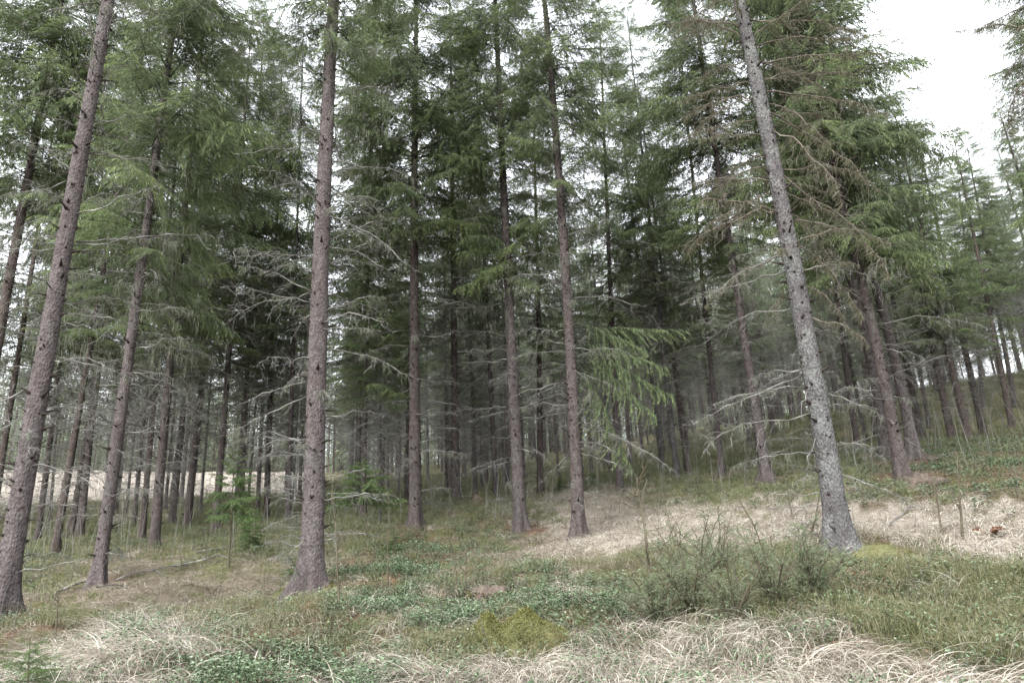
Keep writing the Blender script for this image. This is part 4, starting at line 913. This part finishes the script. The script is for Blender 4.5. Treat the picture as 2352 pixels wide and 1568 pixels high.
tpl_inst(mb, LIF, xy, z, r, .7, 1.4, (in_(cv, 'L')) | (in_(cv, 'G') & pch & (r.random(len(z)) < .5)))
tag(obj('lingonberry_cover', mesh('lingonberry_cover', mb.arrays(), M_LING)), 'blue-green lingonberry leaves carpeting the ground in patches', 'ground cover', kind='stuff')
def bilb(seed, n=14, H=.2, w=.004):
    r = np.random.default_rng(seed); mb = MB(); P = np.c_[r.normal(0, .07, (n, 2)), np.zeros(n)]; D = np.c_[r.normal(0, .35, (n, 2)), np.ones(n)]
    ribbons(mb, P, D, H * r.uniform(.4, 1.2, n), w, np.clip(r.normal(.4, .2, n), 0, 1), r, .1, 2, .5)
    Pm = P + unit(D) * (H * r.uniform(.3, .9, (n, 1))); m = len(Pm); diamonds(mb, Pm, r.normal(size=(m, 3)) + [0, 0, .8], H * .4, w * 1.2, .6, r); return mb.arrays()
BI = [bilb(5200 + i, 16, .22, .009) for i in range(6)]; BIN = [bilb(5220 + i, 26, .14, .0032) for i in range(6)]
xy, z, cv, r = scatter(16, 9, 56, 90000); mb = MB(); tpl_inst(mb, BI, xy, z, r, .4, 1.1, (in_(cv, 'G') & (r.random(len(z)) < .75)) | (in_(cv, 'LM') & (r.random(len(z)) < .2)))
tag(obj('bilberry_cover', mesh('bilberry_cover', mb.arrays(), M_BILB)), 'low green bilberry shrubs covering the slope under the trees', 'ground cover', kind='stuff')
xy, z, cv, r = scatter(17, 3.6, 10, 30000); mb = MB(); tpl_inst(mb, BIN, xy, z, r, .6, 1.3, (in_(cv, 'H') & (r.random(len(z)) < .75)) | (in_(cv, 'M') & (r.random(len(z)) < .35)) | (in_(cv, 'BR') & (r.random(len(z)) < .18)))
tag(obj('heath_cover', mesh('heath_cover', mb.arrays(), M_HEATH)), 'fine grey-green heathery twigs covering the ground at the right', 'ground cover', kind='stuff')
xy, z, cv, r = scatter(18, 3.5, 14, 60000); sel = in_(cv, 'RLSM') & (r.random(len(z)) < np.where(cv == 'R', 1, .25)); n = int(sel.sum()); mb = MB()
diamonds(mb, np.c_[xy, z + .015][sel], np.c_[r.normal(size=(n, 2)), r.normal(0, .25, n)], .03, .018, r.uniform(0, 1, n), r, n_hint=np.tile([0, 0, 1.], (n, 1)))
tag(obj('litter', mesh('litter', mb.arrays(), M_LITTER)), 'reddish brown fallen needles and leaves between the mosses', 'litter', kind='stuff')
# thin dead stems of undergrowth in the field edge and forest middle
xy, z, cv, r = scatter(19, 16, 62, 9000, 48); n = len(z); mb = MB()
ribbons(mb, np.c_[xy, z], np.c_[r.normal(0, .12, (n, 2)), np.ones(n)], r.uniform(.4, 2.2, n), .010, r.uniform(.2, .8, n), r, .05, 3, .4)
xy, z, cv, r = scatter(20, 6.5, 17, 320, 42); n = len(z)
ribbons(mb, np.c_[xy, z], np.c_[r.normal(0, .15, (n, 2)), np.ones(n)], r.uniform(.25, .9, n), .006, r.uniform(.0, .5, n), r, .05, 4, .3)
tag(obj('undergrowth', mesh('undergrowth', mb.arrays(), M_TWIG)), 'countless thin bare stems standing in the far undergrowth', 'undergrowth', kind='stuff')
# the wood beyond: one dense far-off mass
def coarse_crown(seed, m=420, H=19, hb=3.0):
    r = np.random.default_rng(seed); mb = MB(); h = hb + (H - hb) * r.random(m) ** 1.25; a = r.uniform(0, 6.28, m); L = (.3 + 2.0 * ((H - h) / (H - hb)) ** .8) * r.uniform(.5, 1, m)
    q = r.random(m) ** .6; P = np.c_[np.cos(a) * L * q, np.sin(a) * L * q, h - q * L * .3]
    diamonds(mb, P, np.c_[np.cos(a), np.sin(a), r.uniform(-1.3, .1, m)], r.uniform(.4, .9, m), r.uniform(.07, .16, m), np.clip(r.normal(.45, .2, m), 0, 1), r); return mb.arrays()
FARW = [coarse_crown(6000 + i) for i in range(3)]
wt = MB(); tube(wt, [[0, 0, -.5], [0, 0, 6], [0, 0, 17]], [.14, .11, .03], 5, .4); WT = wt.arrays()
r = np.random.default_rng(61); n = 1500; az = np.radians(r.uniform(-56, 58, n)); azd = np.degrees(az)
lo = np.where(azd < -14, 108, 78); hi = np.where(azd < -14, 170, 150); R = np.sqrt(r.uniform(lo ** 2, hi ** 2))
sel = (azd <= 30) | (r.random(n) < .12); az, R = az[sel], R[sel]; n = len(az)
xy = np.stack([R * np.sin(az), R * np.cos(az)], -1); z = terrain(xy); mb = MB(); mt = MB()
Mx = rotz(r.uniform(0, 6.28, n), r.uniform(.75, 1.15, n)); w = r.integers(0, 3, n); dt = r.normal(0, .08, n)
for i in range(3): mb.inst(FARW[i], Mx[w == i], np.c_[xy, z][w == i], dt[w == i])
mt.inst(WT, Mx, np.c_[xy, z])
fw = tag(obj('far_wood', mesh('far_wood', mb.arrays(), M_NEEDLE_FAR_LIT)), 'far-off dark spruce wood closing the view behind the forest', 'forest', kind='stuff')
obj('trunks', mesh('trunks', mt.arrays(), M_BARK_R), fw)['kind'] = 'stuff'
# far wooded hill beyond the field
az = np.radians(np.linspace(-70, 60, 160)); mb = MB(); rows = []
for R, h in ((230, 6), (260, 24), (330, 48), (460, 56), (700, 40)): rows.append(np.stack([R * np.sin(az), R * np.cos(az), h + 5 * np.sin(az * 7) + 3 * np.sin(az * 19 + 1)], -1))
V = np.concatenate(rows); n = len(az); i = np.arange(4)[:, None] * n; j = np.arange(n - 1)[None]
tag(obj('hills', mesh('hills', (V, np.stack([i + j, i + j + 1, i + n + j + 1, i + n + j], -1).reshape(-1, 4), np.zeros(len(V))), M_HILL, True)), None, None, kind='structure')
